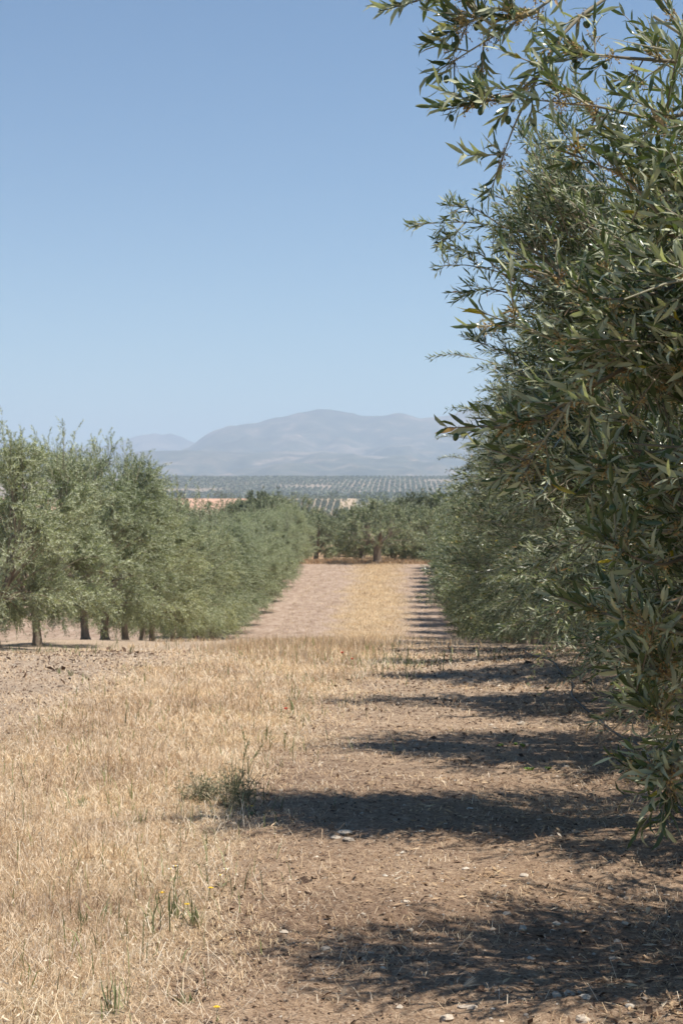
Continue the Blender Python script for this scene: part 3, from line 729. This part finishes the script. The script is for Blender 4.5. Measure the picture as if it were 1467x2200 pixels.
# small regular grove on the first rise, each tree its own object; the rest of the far groves is one mass
def clump(g, c, s, seed, n=46):
    r = np.random.default_rng(seed)
    d = norm(r.normal(0, 1, (n, 3))); rad = r.uniform(.55, 1.0, n)[:, None]
    P = np.asarray(c) + d * rad * np.array([s, s, s * .62]) + [0, 0, s * .72]
    leaves(g, P, norm(d + r.normal(0, .8, (n, 3))), norm(r.normal(0, 1, (n, 3)) + d), s * .75, s * .45, 1, r.random(n))
TINY = []
for i in range(2):
    root = empty('olive_tree'); root['category'] = 'tree'
    g = Geo(); tubes(g, np.array([[[0, 0, -.3], [.05, 0, .5], [0, 0, 1.3]]]), np.array([[.25, .16, .14]]), 6)
    a_ = g.build('trunk', MT['bark'], root); g = Geo(); clump(g, (0, 0, .3), 1.55, 50 + i, 90); b_ = g.build('crown', MT['leaf_dist'], root)
    PROTO_CH[root.name] = [a_, b_]; TINY.append(root)
cnt = 0; rest = []
for j, y in enumerate(np.arange(1136, 1232, 7.5)):
    for x in np.arange(-118, -30, 4.6):
        if -37 - (1230 - y) * .07 < x: continue
        if x < -100 + (1230 - y) * .25: continue
        if cnt < 125 and y < 1190:
            place(rr.choice(TINY), x + rr.uniform(-.3, .3), y, rr.uniform(0, 6), rr.uniform(.85, 1.1), 'tiny olive tree in the neat rows on the first rise, one of many alike', 'olive trees in neat rows on the first rise'); cnt += 1
        else: rest.append((x + rr.uniform(-.3, .3), y, rr.uniform(.9, 1.15)))
print('tiny trees', cnt, 'rest', len(rest))
g = Geo(); q = 0
for (x, y, s) in rest: clump(g, (x, y, float(ground_z(x, y))), 1.5 * s, q, 30); q += 1
for i in range(26):                                # irregular trees along the crest
    x = rr.uniform(-165, 60); y = 1232 + rr.uniform(-4, 8); clump(g, (x, y, float(ground_z(x, y))), rr.uniform(1.8, 3.4), q, 50); q += 1
for i in range(420):                               # dark wood right of the pale track
    y = rr.uniform(900, 1235); x = rr.uniform(-30 + (1235 - y) * -.03, 60); clump(g, (x, y, float(ground_z(x, y))), rr.uniform(2.0, 3.6), q, 22); q += 1
o = g.build('grove_on_the_rise', MT['leaf_dist']); tag(o, 'dark wood and further olive rows on the low rise below the hazy hillside', 'grove', kind='stuff')
# far hillside: rows running straight up the slope
gy = np.arange(1850, 2930, 9.0); r = np.random.default_rng(77)
XX = []; YY = []
for y in gy:
    xs = np.arange(-620, 300, 7.6) if y > 2180 else np.arange(-620, 300, 7.6) + r.uniform(-2, 2)
    XX.append(xs + r.normal(0, .35, len(xs))); YY.append(np.full(len(xs), y) + r.normal(0, .5, len(xs)))
XX = np.concatenate(XX); YY = np.concatenate(YY)
keep = (XX / YY > -.185) & (XX / YY < .045) & (fbm(XX / 150, YY / 200, 3, 4) > .27)
XX, YY = XX[keep], YY[keep]; ZZ = ground_z(XX, YY)
n = len(XX); k = 7
C = np.repeat(np.stack([XX, YY, ZZ + 1.3], -1), k, 0); d = norm(r.normal(0, 1, (n * k, 3)))
g = Geo(); sz = np.repeat(r.uniform(1.2, 1.8, n) * np.where(YY < 2150, 1.75, 1.38), k)
leaves(g, C + d * (sz * .5)[:, None] - [0, 0, .2], norm(d + r.normal(0, .8, d.shape)), norm(d + r.normal(0, .7, d.shape)), sz * 1.3, sz * 1.1, 1, r.random(n * k))
o = g.build('hillside_grove', MT['leaf_dist']); tag(o, 'hazy olive grove planted in straight rows up the long far hillside', 'grove', kind='stuff')
print('far', n)

# ------------------------------------------------------------------ grass, litter, stones
def blades(g, X, Y, Hh, lean, wid, rnd, lift=0.0, flat=False, dirv=None):
    n = len(X); Z = gz_detail(X, Y) + lift
    a = rg.uniform(0, 2 * math.pi, n) if dirv is None else dirv
    hd = np.stack([np.cos(a), np.sin(a), np.zeros(n)], -1); sd_ = np.stack([-np.sin(a), np.cos(a), np.zeros(n)], -1)
    b2 = rg.uniform(0, 2 * math.pi, n); sw = np.stack([np.cos(b2), np.sin(b2), np.zeros(n)], -1)
    if flat: sw = sd_
    P = np.stack([X, Y, Z], -1)
    el1 = np.cos(lean)[:, None]; 
    up = np.array([0, 0, 1.0])
    mid = P + Hh[:, None] * .55 * (np.sin(lean * .6)[:, None] * hd + np.cos(lean * .6)[:, None] * up)
    tip = mid + Hh[:, None] * .5 * (np.sin(np.minimum(lean * 1.5, 2.0))[:, None] * hd + np.cos(np.minimum(lean * 1.5, 2.0))[:, None] * up)
    wv = sw * wid[:, None]
    V = np.stack([P - wv, P + wv, mid - wv * .9, mid + wv * .9, tip], 1)
    base = np.arange(n)[:, None] * 5; n0 = g.n
    g.add(V, base + np.array([[0, 1, 3, 2]]), rnd)
    t = base + np.array([[2, 3, 4]]) + n0
    g.L.append(t.ravel()); g.T.append(np.full(n, 3)); g.R.append(rnd); g.M.append(np.zeros(n, int))

def scatter(n, y0, y1, x0, x1, power=1.0):
    """x, y samples, denser nearby"""
    u = rg.random(n); y = y0 * (y1 / y0) ** (u ** power)
    return rg.uniform(x0, x1, n), y

g = Geo()
N = 560000
X, Y = scatter(N, 3.8, 24, -4.0, .4)
X = np.where(rg.random(N) < .3, rg.uniform(-2.9, .4, N), X)
B = band(X, Y)
pn = fbm(X * 2.2, Y * 2.2, 3, 55)
keep = (B > -.05 + rg.normal(0, .10, N)) & (X / Y > -.26) & (rg.random(N) < .45 + pn)
X, Y, B, pn = X[keep], Y[keep], B[keep], pn[keep]; n = len(X)
tall = rg.random(n)
Hh = rg.uniform(.016, .058, n) * (.55 + pn) + (tall > .90) * rg.uniform(.03, .12, n)
Hh *= np.clip(.45 + B * 1.3, .4, 1) * np.clip(.35 + 1.6 * (fbm(X * .7, Y * .7, 3, 19) - .2), .35, 1.5)
lean = np.abs(rg.normal(.55, .5, n)); lean = np.where(rg.random(n) < .60, rg.uniform(1.05, 1.55, n), lean)
wid = rg.uniform(.0007, .0016, n) * np.clip(Y / 7.5, 1, 2.6)
blades(g, X, Y, Hh, lean, wid, np.clip(rg.normal(.54, .27, n) + (pn - .5) * .5, 0, .965))
gn = int(n * .006); ii = rg.integers(0, n, gn)
blades(g, X[ii], Y[ii], rg.uniform(.05, .12, gn), np.abs(rg.normal(.3, .3, gn)), wid[ii] * 1.3, np.full(gn, 1.0))
# down into the dip and up the far lane
N2 = 120000
X = rg.uniform(-4.5, 1.2, N2); Y = rg.uniform(24, 97, N2); B = band(X, Y); keep = (B > rg.normal(.1, .32, N2)) | (rg.random(N2) < .10)
X, Y = X[keep], Y[keep]; n = len(X)
blades(g, X, Y, rg.uniform(.04, .12, n), np.abs(rg.normal(.5, .4, n)), rg.uniform(.003, .008, n), np.clip(rg.normal(.64, .16, n), 0, .96))
ii = rg.integers(0, len(X), 10)
N3 = 12000; X, Y = scatter(N3, 4.0, 20, -2.9, .2); keep = (band(X, Y) > -.1) & (X / Y > -.26); X, Y = X[keep], Y[keep]; n = len(X)
blades(g, X, Y, rg.uniform(.05, .17, n), rg.uniform(.9, 1.6, n), rg.uniform(.0008, .0015, n) * np.clip(Y / 7.5, 1, 2.2), np.clip(rg.normal(.86, .10, n), .5, .965), lift=.012)
nb_ = 9000; X = rg.uniform(-3.4, .25, nb_); Y = rg.uniform(17.5, 25, nb_); keep = (band(X, Y) > rg.normal(.1, .15, nb_)) & (fbm(X * 1.5, Y * .8, 3, 66) > .38); X, Y = X[keep], Y[keep]; n = len(X)
blades(g, X, Y, rg.uniform(.08, .24, n) * rg.uniform(.5, 1.1, n), np.abs(rg.normal(.25, .25, n)), rg.uniform(.002, .0042, n), np.where(rg.random(n) < .04, 1.0, np.clip(rg.normal(.60, .18, n), 0, .96)))
N3 = 9000; X, Y = scatter(N3, 4.0, 20, -2.9, .2); keep = (band(X, Y) > 0) & (X / Y > -.26); X, Y = X[keep], Y[keep]; n = len(X)
D = norm(rg.normal(0, 1, (n, 3)) * [1, 1, .8] + [0, 0, .4]); leaves(g, np.stack([X, Y, gz_detail(X, Y) + rg.uniform(.02, .07, n)], -1), D, norm(rg.normal(0, 1, (n, 3))), rg.uniform(.012, .03, n), rg.uniform(.003, .007, n), 1, np.clip(rg.normal(.93, .05, n), .6, .965))
o = g.build('dry_grass', MT['straw']); tag(o, 'short sun-bleached dry grass growing in a strip along the track', 'grass', kind='stuff')
print('blades', g.n // 5)
# rust-coloured dry grass at the far margin
g = Geo(); n = 9000
X = rg.uniform(-8, 6, n); Y = rg.uniform(96.8, 101, n)
blades(g, X, Y, rg.uniform(.08, .28, n), np.abs(rg.normal(.4, .3, n)), rg.uniform(.01, .02, n), np.clip(rg.normal(.38, .14, n), 0, .8))
o = g.build('rusty_grass', MT['straw']); tag(o, 'rust brown dry grass margin across the far end of the track', 'grass', kind='stuff')

# straw lying on the bare earth
g = Geo(); N = 230000
X, Y = scatter(N, 4.0, 26, -7.5, 3.8); B = band(X, Y); cl = fbm(X * 1.6, Y * 1.6, 3, 91)
keep = (B < .1) & ((rg.random(N) < np.clip((cl - .45) * 2.6, .10, 1)) | (B > -.25 - rg.exponential(.13, N))) & (X / Y < .19) & (X / Y > -.27)
X, Y = X[keep], Y[keep]; n = len(X)
blades(g, X, Y, rg.uniform(.015, .075, n) * np.where(rg.random(n) < .06, 2.2, 1), rg.uniform(1.25, 1.5, n), rg.uniform(.0006, .0014, n) * np.clip(Y / 7, 1, 2.5),
       np.clip(rg.normal(.60, .24, n), 0, .965), lift=.003, flat=True)
o = g.build('loose_straw', MT['straw']); tag(o, 'loose bits of straw scattered over the bare earth', 'straw', kind='stuff')
# earth crumbs, dead leaves
g = Geo(); N = 150000
X, Y = scatter(N, 4.0, 24, -7, 3.8); keep = (band(X, Y) < .15) & (X / Y < .19) & (X / Y > -.27); X, Y = X[keep], Y[keep]; n = len(X)
s = rg.lognormal(-5.5, .5, n) * np.clip(Y / 9, 1, 2)
Z = gz_detail(X, Y)
D = norm(rg.normal(0, 1, (n, 3)) * [1, 1, .35]); leaves(g, np.stack([X, Y, Z + .002], -1), D, norm(rg.normal(0, .5, (n, 3)) + [0, 0, 1]), s * 2.6, s * 1.5, 1, rg.random(n))
o = g.build('leaf_litter', MT['litter']); tag(o, 'dead brown leaves and crumbs of earth strewn over the track', 'litter', kind='stuff')
g = Geo(); n = 4600
X, Y = scatter(n, 4.2, 16, -7, 3.6); keep = (band(X, Y) < .0) & (X / Y < .19) & (X / Y > -.27) & (fbm(X * 1.1, Y * 1.1, 3, 41) > .44) & (X > -2); X, Y = X[keep], Y[keep]; n = len(X)
s = np.clip(rg.lognormal(-4.75, .45, n), .004, .024); Z = gz_detail(X, Y)
ico = np.array([[1, 0, 0], [.4, .85, .1], [-.7, .6, 0], [-.95, -.3, .1], [-.1, -.9, 0], [.7, -.6, 0], [.4, .2, .65], [-.4, .1, .6], [0, -.4, .55]])
fc = np.array([[0, 1, 6], [1, 2, 7], [1, 7, 6], [2, 3, 7], [3, 8, 7], [3, 4, 8], [4, 5, 8], [5, 0, 6], [5, 6, 8], [6, 7, 8]])
a = rg.uniform(0, 6.28, n); ca, sa = np.cos(a)[:, None], np.sin(a)[:, None]; jit = ico[None] * rg.uniform(.6, 1.3, (n, 9, 3))
V = np.stack([jit[..., 0] * ca - jit[..., 1] * sa, jit[..., 0] * sa + jit[..., 1] * ca, jit[..., 2] * .7 - .1], -1) * s[:, None, None] + np.stack([X, Y, Z], -1)[:, None]
g.add(V, (np.arange(n)[:, None, None] * 9 + fc[None]).reshape(-1, 3), np.repeat(rg.random(n), 10))
o = g.build('clods', MT['litter'], smooth=False); tag(o, 'brown clods of dried earth scattered over the track', 'clods', kind='stuff')
g = Geo(); N = 60000
X, Y = scatter(N, 4.2, 22, -1.0, 3.8); dr = fbm(X * .9, Y * 2.4, 4, 171); keep = (band(X, Y) < -.1) & (X / Y < .19) & (rg.random(N) < np.clip((dr - .50) * 7, 0, 1) * np.clip(.3 + X * .5, .15, 1)); X, Y = X[keep], Y[keep]; n = len(X)
D = norm(rg.normal(0, 1, (n, 3)) * [1, 1, .25]); ln_ = rg.uniform(.03, .06, n)
leaves(g, np.stack([X, Y, gz_detail(X, Y) + .006], -1), D, norm(rg.normal(0, .4, (n, 3)) + [0, 0, 1]), ln_, ln_ * .19 * np.clip(Y / 9, 1, 1.8), 1, np.clip(rg.normal(.36, .22, n), 0, .95))
o = g.build('fallen_leaves', MT['straw']); tag(o, 'drifts of dry fallen olive leaves under the edge of the right row', 'leaves', kind='stuff')
# gravel: many small chips
g = Geo(); N = 26000
X, Y = scatter(N, 4.2, 26, -7, 3.6); keep = (band(X, Y) < .05) & (X / Y < .19) & (X / Y > -.27) & (rg.random(N) < .25 + fbm(X * 1.2, Y * 1.2, 3, 13)); X, Y = X[keep], Y[keep]; n = len(X)
s = np.clip(rg.lognormal(-5.35, .5, n), .002, .02) * np.clip(Y / 10, 1, 1.8); Z = gz_detail(X, Y)
oct_ = np.array([[1, 0, 0], [.3, .8, .1], [-.8, .5, 0], [-.9, -.4, .1], [.1, -.8, 0], [.2, .1, .6], [-.3, .0, .55]])
fc = np.array([[0, 1, 5], [1, 2, 6], [1, 6, 5], [2, 3, 6], [3, 4, 6], [4, 5, 6], [4, 0, 5]])
a = rg.uniform(0, 6.28, n); ca, sa = np.cos(a)[:, None], np.sin(a)[:, None]
jit = oct_[None] * rg.uniform(.6, 1.3, (n, 7, 3)); jx = jit[..., 0] * ca - jit[..., 1] * sa; jy = jit[..., 0] * sa + jit[..., 1] * ca
V = np.stack([jx, jy, jit[..., 2] * .8], -1) * s[:, None, None] + np.stack([X, Y, Z], -1)[:, None]
g.add(V, (np.arange(n)[:, None, None] * 7 + fc[None]).reshape(-1, 3), np.repeat(np.clip(rg.normal(.4, .3, n), 0, 1), 7))
o = g.build('gravel', MT['stone'], smooth=False); tag(o, 'small pale stone chips scattered over the bare earth', 'gravel', kind='stuff')

# larger single stones
def at(px, py):
    """where the level line of sight through a spot of the near ground meets it"""
    d = F * EYE / (py - HY); return (px - VX) / F * d, d
STONES = [(1118, 1552, .034, .8, 'round grey-brown stone alone in the middle of the shaded right side'), (740, 1795, .05, .25, 'long flat pale slab lying on the track right of the thistle'),
          (722, 1805, .035, .25, 'small flat pale stone just left of the long pale slab'), (748, 1812, .04, .25, 'flat pale stone just in front of the long pale slab'),
          (1235, 1783, .03, .5, 'grey stone on the lower edge of the broad second shadow'), (1125, 1884, .026, .5, 'pale pointed stone in the sunlit patch between the two near shadows'),
          (1082, 1903, .018, .5, 'small pale stone left of the pointed pale stone'), (1088, 1962, .022, .5, 'pale stone at the upper rim of the nearest shadow'),
          (1122, 1990, .030, .35, 'long pale chip on the nearest shadow rim'), (1195, 1976, .018, .5, 'small rounded white stone right of the pale chip'),
          (1340, 1974, .020, .5, 'pale stone near the right end of the nearest shadow rim'), (1342, 1913, .014, .6, 'small white pebble in the sunlit patch at far right'),
          (880, 2000, .018, .5, 'pale stone in the middle of the bare earth'), (1195, 2128, .030, .5, 'grey stone of the pair lying in the nearest shadow'),
          (1222, 2130, .022, .7, 'rounder grey stone of the pair in the nearest shadow'), (1255, 2135, .030, .3, 'pale wedge stone lit by a fleck of sun in the nearest shadow'),
          (1250, 2182, .036, .4, 'pale flat stone at the bottom of the picture, right of middle'), (960, 2180, .030, .5, 'rounded stone at the bottom of the picture near the middle'),
          (1350, 2155, .020, .5, 'grey pebble in the nearest shadow at right'), (1005, 2150, .036, .3, 'long grey stone in the nearest shadow'),
          (870, 1945, .024, .3, 'thin white stone sliver on the bare earth'), (1215, 1647, .024, .4, 'white stone beside the small green seedlings'),
          (700, 2035, .02, .5, 'lone pale stone near the dry grass edge'), (1000, 1875, .02, .4, 'tan stone left in the sunlit patch'), (905, 1790, .022, .3, 'pale flat stone under the broad second shadow')]
for i, (px, py, s, fl, lab) in enumerate(STONES):
    x, y = at(px, py); g = Geo(); rock(g, (0, 0, 0), s * .85, 900 + i, rr.uniform(.1, .8), 0, fl)
    o = g.build('stone', MT['stone'], smooth=False, loc=(x, y, float(gz_detail(np.array([x]), np.array([y]))[0]) + s * fl * .15)); tag(o, lab, 'stone', 'stones on the track')

# drip hose along the right row
ty = np.linspace(3, 24, 90); tx = 1.47 + .05 * np.sin(ty * 1.3) + .03 * np.sin(ty * 3.1)
g = Geo(); tubes(g, np.stack([tx, ty, gz_detail(tx, ty) + .02 + .02 * np.maximum(0, np.sin(ty * 1.9))], -1)[None], np.full((1, 90), .008), 8)
o = g.build('irrigation_hose', MT['hose']); tag(o, 'thin black irrigation hose lying along the foot of the right row', 'hose')

# ------------------------------------------------------------------ weeds and flowers
def gz1(x, y): return float(gz_detail(np.array([x]), np.array([y]))[0])
def stems(g, n, h, spread, seed, wid=.0016, lean=.35, base=.03):
    r = np.random.default_rng(seed); a = r.uniform(0, 6.28, n); ln = np.abs(r.normal(0, lean, n))
    hh = r.uniform(.5, 1, n) * h; S = np.stack([r.normal(0, base, n) , r.normal(0, base, n), np.full(n, -.01)], -1)
    d = np.stack([np.cos(a) * np.sin(ln), np.sin(a) * np.sin(ln), np.cos(ln)], -1)
    E = S + d * hh[:, None]; C = S + np.array([0, 0, 1.0]) * hh[:, None] * .5
    P = bezier(S, C, E, 6); tubes(g, P, np.linspace(wid, wid * .5, 6)[None].repeat(n, 0), 4); return P
def weed(name, px, py, h, kind, seed, label, cat, group=None, y=None):
    if y is None: x, y = at(px, py)
    else: x = (px - VX) / F * y
    root = empty(name, (x, y, gz1(x, y))); tag(root, label, cat, group); r = np.random.default_rng(seed)
    if kind == 'thistle':
        g = Geo(); P = stems(g, 22, h, .1, seed, .0022, .42, .05)
        lf = Geo()
        for p in P:
            for q in range(9):
                c = p[r.integers(0, 5)] + r.normal(0, .004, 3); dd = norm(r.normal(0, 1, 3) + [0, 0, .5])[None]
                e_ = c + dd[0] * r.uniform(.02, .07)
                tubes(g, np.array([[c, e_]]), np.array([[.0011, .0006]]), 3)
                leaves(lf, np.repeat(e_[None], 4, 0), norm(r.normal(0, 1, (4, 3)) + dd), norm(r.normal(0, 1, (4, 3))), r.uniform(.012, .035, 4), .005, 1)
        g.build('stems', MT['thistle'], root); lf.build('leaves', MT['thistle'], root)
    elif kind == 'tuft':
        lf = Geo(); n = 15; a = r.uniform(0, 6.28, n); ln = np.abs(r.normal(.25, .3, n)); d = np.stack([np.cos(a) * np.sin(ln), np.sin(a) * np.sin(ln), np.cos(ln)], -1)
        leaves(lf, np.stack([r.normal(0, .012, n), r.normal(0, .012, n), np.full(n, -.01)], -1), d, norm(np.cross(d, r.normal(0, 1, (n, 3)))), r.uniform(.5, 1, n) * h, .0055, 0)
        lf.build('leaves', MT['weed'], root)
    elif kind == 'seedling':
        lf = Geo()
        for q in range(5):
            c = np.array([r.uniform(-.11, .11), r.uniform(-.04, .04), 0]); n = 11; a = r.uniform(0, 6.28, n); d = norm(np.stack([np.cos(a), np.sin(a), r.uniform(.3, 1.2, n)], -1))
            leaves(lf, np.repeat(c[None], n, 0), d, norm(r.normal(0, .4, (n, 3)) + [0, 0, 1]), r.uniform(.5, 1, n) * h, .014, 0)
        lf.build('leaves', MT['fresh'], root)
    elif kind == 'spike':
        g = Geo(); n = 3; P = stems(g, n, h, .05, seed, .0018, .18, .03); g.build('stem', MT['weed'], root)
        for p in P:
            sg = Geo(); T = norm(p[-1] - p[-2]); m_ = 26; t = r.random(m_)[:, None]
            leaves(sg, p[-1] - T * t * h * .35, norm(T + r.normal(0, .35, (m_, 3))), norm(r.normal(0, 1, (m_, 3))), .028, .004, 1); sg.build('seed_spike', MT['weed'], root)
    else:   # flower kinds: poppy, daisy, yellow
        mat = {'poppy': 'poppy', 'daisy': 'white', 'yellow': 'yellow'}[kind]
        g = Geo(); P = stems(g, 1, h, .02, seed, .0013, .15, .004)
        n = 6; a = r.uniform(0, 6.28, n); leaves(g, P[0][1][None].repeat(n, 0), norm(np.stack([np.cos(a), np.sin(a), np.full(n, .6)], -1)), norm(r.normal(0, .3, (n, 3)) + [0, 0, 1]), .035, .006, 1)
        g.build('stem', MT['weed'], root); tp = P[0][-1]; n = 5 if kind == 'poppy' else 12; a = np.arange(n) * 2 * math.pi / n
        rs = {'poppy': .028, 'daisy': .014, 'yellow': .013}[kind]; up = .9 if kind == 'poppy' else .15
        d = norm(np.stack([np.cos(a), np.sin(a), np.full(n, up)], -1)); pg = Geo()
        leaves(pg, tp[None].repeat(n, 0), d, np.stack([np.zeros(n), np.zeros(n), np.ones(n)], -1), rs, rs * (1.1 if kind == 'poppy' else .45), 0); pg.build('petals', MT[mat], root)
        cg2 = Geo(); rock(cg2, tp + [0, 0, .002], .005, seed, .5, 0, .7); cg2.build('flower_centre', MT['yellow' if kind != 'poppy' else 'litter'], root)
    return root
weed('thistle_plant', 510, 1735, .31, 'thistle', 1, 'bushy grey-green thistle at the edge of the dry grass beside a broad shadow', 'plant')
weed('thistle_plant', 440, 1722, .13, 'thistle', 2, 'low dark thistle just left of the bushy one', 'plant')
weed('seedlings', 1165, 1652, .035, 'seedling', 3, 'patch of fresh green seedlings on bare earth between two shadows', 'plant')
weed('seedlings', 1090, 1600, .03, 'seedling', 4, 'dim green seedlings in the shadow above the bright ones', 'plant')
GT = 'green grass tufts'
for i, (px, py, h, lab) in enumerate([(300, 1765, .10, 'green tuft in the dry grass left of the thistle'), (172, 1985, .09, 'short blue-green tuft low in the dry grass at left'),
        (365, 1975, .17, 'tall pale green tuft in the dry grass near the bottom'), (245, 2190, .16, 'green blades at the bottom edge in the dry grass'),
        (415, 1990, .12, 'yellow-green tuft right of the tall pale tuft'), (505, 1715, .20, 'green grass tuft growing up through the bushy thistle'),
        (395, 2155, .07, 'small green tuft near the bottom beside the bare earth'), (172, 1735, .09, 'green tuft in the dry grass at far left'),
        (575, 1600, .16, 'greenish tuft in the dry grass above the thistle'), (635, 1500, .15, 'thin green tuft near the red poppy')]):
    weed('grass_tuft', px, py, h, 'tuft', 20 + i, lab, 'grass tuft', GT)
for i, (px, py, h, lab) in enumerate([(848, 1405, .34, 'tallest green grass spikes beside the track before the dip'), (880, 1445, .38, 'thin green stalks right of the tallest spikes'),
        (865, 1430, .25, 'short green spikes between the two taller groups'), (520, 1690, .38, 'green barley spikes above the bushy thistle'), (825, 1400, .22, 'small leaning spikes left of the tallest ones')]):
    weed('grass_spike', px, py, h, 'spike', 40 + i, lab, 'grass spike', 'green grass spikes')
g = Geo(); rw = np.random.default_rng(404)
for cx, cy, nn_, sp in [(-.95, 8.6, 60, .25), (-.75, 10.5, 40, .3), (-.6, 13, 40, .35), (-.85, 7.0, 50, .22), (-1.0, 6.2, 50, .2), (-.2, 17.5, 60, .3), (.1, 18.6, 50, .3), (-1.9, 9.5, 25, .3), (-.5, 15.5, 30, .3), (-1.6, 12.5, 20, .3), (-3.6, 19.5, 30, .3), (-4.3, 23.5, 60, .5), (-5.4, 24.5, 60, .6), (1.0, 19.5, 40, .4)]:
    X = rw.normal(cx, sp, nn_); Y = rw.normal(cy, sp * 1.6, nn_)
    blades(g, X, Y, rw.uniform(.05, .17, nn_), np.abs(rw.normal(.35, .25, nn_)), rw.uniform(.0015, .003, nn_) * np.clip(cy / 9, 1, 2), rw.random(nn_))
o = g.build('green_shoots', MT['weed']); tag(o, 'sparse pale green shoots mixed into the verge of the dry grass', 'grass', kind='stuff')
for i, (px, y_, h, lab) in enumerate([(352, 24.5, .40, 'pale dry stalks in front of the left row, leftmost pair'), (365, 24.8, .42, 'pale dry stalks in front of the left row, middle pair'), (383, 25.2, .5, 'tallest pale dry stalks in front of the left row'), (240, 24, .3, 'short dry stalks beside the pale trunk of the left row')]):
    weed('grass_spike', px, 0, h, 'spike', 60 + i, lab, 'grass spike', 'pale stalks by the left row', y=y_)
for i, (px, py, kind, h, lab) in enumerate([(615, 1545, 'poppy', .12, 'single red poppy in the dry grass above the thistle'), (737, 1408, 'poppy', .14, 'orange-red poppy at the brow of the dry grass'),
        (755, 1406, 'poppy', .11, 'small orange-red poppy right of the one at the brow'),
        (541, 1752, 'yellow', .07, 'orange-yellow flower at the foot of the bushy thistle'), (465, 2192, 'yellow', .07, 'yellow flower head near the bottom by the bare earth'),
        (448, 1945, 'yellow', .09, 'yellow flower on the green weed at the grass edge'), (400, 1975, 'yellow', .08, 'yellow flower left on the green weed at the grass edge'), (343, 1935, 'yellow', .06, 'orange flower left of the tall pale tuft'),
        (363, 1903, 'daisy', .08, 'white daisy, left of two daisy pairs in the dry grass'), (376, 1897, 'daisy', .08, 'white daisy just right of the left one'),
        (473, 1908, 'daisy', .08, 'white daisy of the right pair at the grass edge'), (486, 1903, 'daisy', .08, 'white daisy furthest right at the grass edge')]):
    weed(kind + '_flower' if kind != 'poppy' else 'poppy', px, py, h, kind, 80 + i, lab, 'flower', 'flowers in the dry grass')
for i, (px, py, lab) in enumerate([(125, 1448, 'pair of small weeds on the bare earth before the left row'), (148, 1452, 'small weed right of the weed pair before the left row'), (182, 1462, 'bright little weed alone on the bare earth before the left row')]):
    weed('grass_tuft', px, py, .10, 'tuft', 95 + i, lab, 'grass tuft', GT)
# feathery seed heads dropped on the earth
for i, (px, py, a, L, lab) in enumerate([(990, 2115, -.5, .07, 'large feathery seed head lying at the rim of the nearest shadow'), (622, 2150, 1.5, .04, 'upright feathery seed head on the bare earth at the bottom'),
        (735, 2135, 1.3, .04, 'feathery seed head right of the upright one'), (725, 2022, .9, .035, 'small white seed head in the middle of the bare earth'), (1385, 1958, 1.2, .04, 'white seed head at the right, by the shadow rim'),
        (205, 2140, 1.0, .05, 'white seed head in the dry grass at bottom left'), (315, 2145, .8, .05, 'white seed head right of the bottom left one'), (392, 2100, .8, .05, 'white seed head at the edge of the dry grass')]):
    x, y = at(px, py); r = np.random.default_rng(i); n = 46
    g = Geo(); D = norm(np.stack([math.cos(a) + r.normal(0, .22, n), r.normal(0, .25, n), np.abs(math.sin(a)) + r.normal(0, .2, n)], -1))
    S = np.zeros((n, 3)) + D * .006; leaves(g, S, D, norm(r.normal(0, 1, (n, 3))), r.uniform(.6, 1, n) * L, .0012, 1, np.full(n, .93))
    tubes(g, np.array([[[0, 0, 0], [-.02 * math.cos(a), .01, -.002], [-.05 * math.cos(a) - .01, .015, 0]]]), np.full((1, 3), .0009), 4, rnd=.8)
    o = g.build('seed_head', MT['straw'], loc=(x, y, gz1(x, y) + .008)); tag(o, lab, 'seed head', 'feathery seed heads')

# ------------------------------------------------------------------ haze: the summer air
hb = bpy.data.meshes.new('haze')
x0, x1, y0, y1, z0, z1 = -9500, 9500, -60, 12800, -20, 560
vs = [(x, y, z) for x in (x0, x1) for y in (y0, y1) for z in (z0, z1)]
hb.from_pydata(vs, [], [(0, 1, 3, 2), (4, 6, 7, 5), (0, 4, 5, 1), (2, 3, 7, 6), (0, 2, 6, 4), (1, 5, 7, 3)])
ho = bpy.data.objects.new('haze', hb); COL.objects.link(ho); tag(ho, kind='stuff')
ho['label'] = 'pale blue summer haze thickening towards the mountains'; ho['category'] = 'haze'
hm = bpy.data.materials.new('haze_air'); hm.use_nodes = True; hn = hm.node_tree
for q in list(hn.nodes):
    if q.type == 'BSDF_PRINCIPLED': hn.nodes.remove(q)
pv = hn.nodes.new('ShaderNodeVolumePrincipled'); pv.inputs['Color'].default_value = (.62, .76, .96, 1); pv.inputs['Density'].default_value = .00017
pv.inputs['Anisotropy'].default_value = 0.1
hn.links.new(pv.outputs[0], hn.nodes['Material Output'].inputs['Volume'])
hb.materials.append(hm)
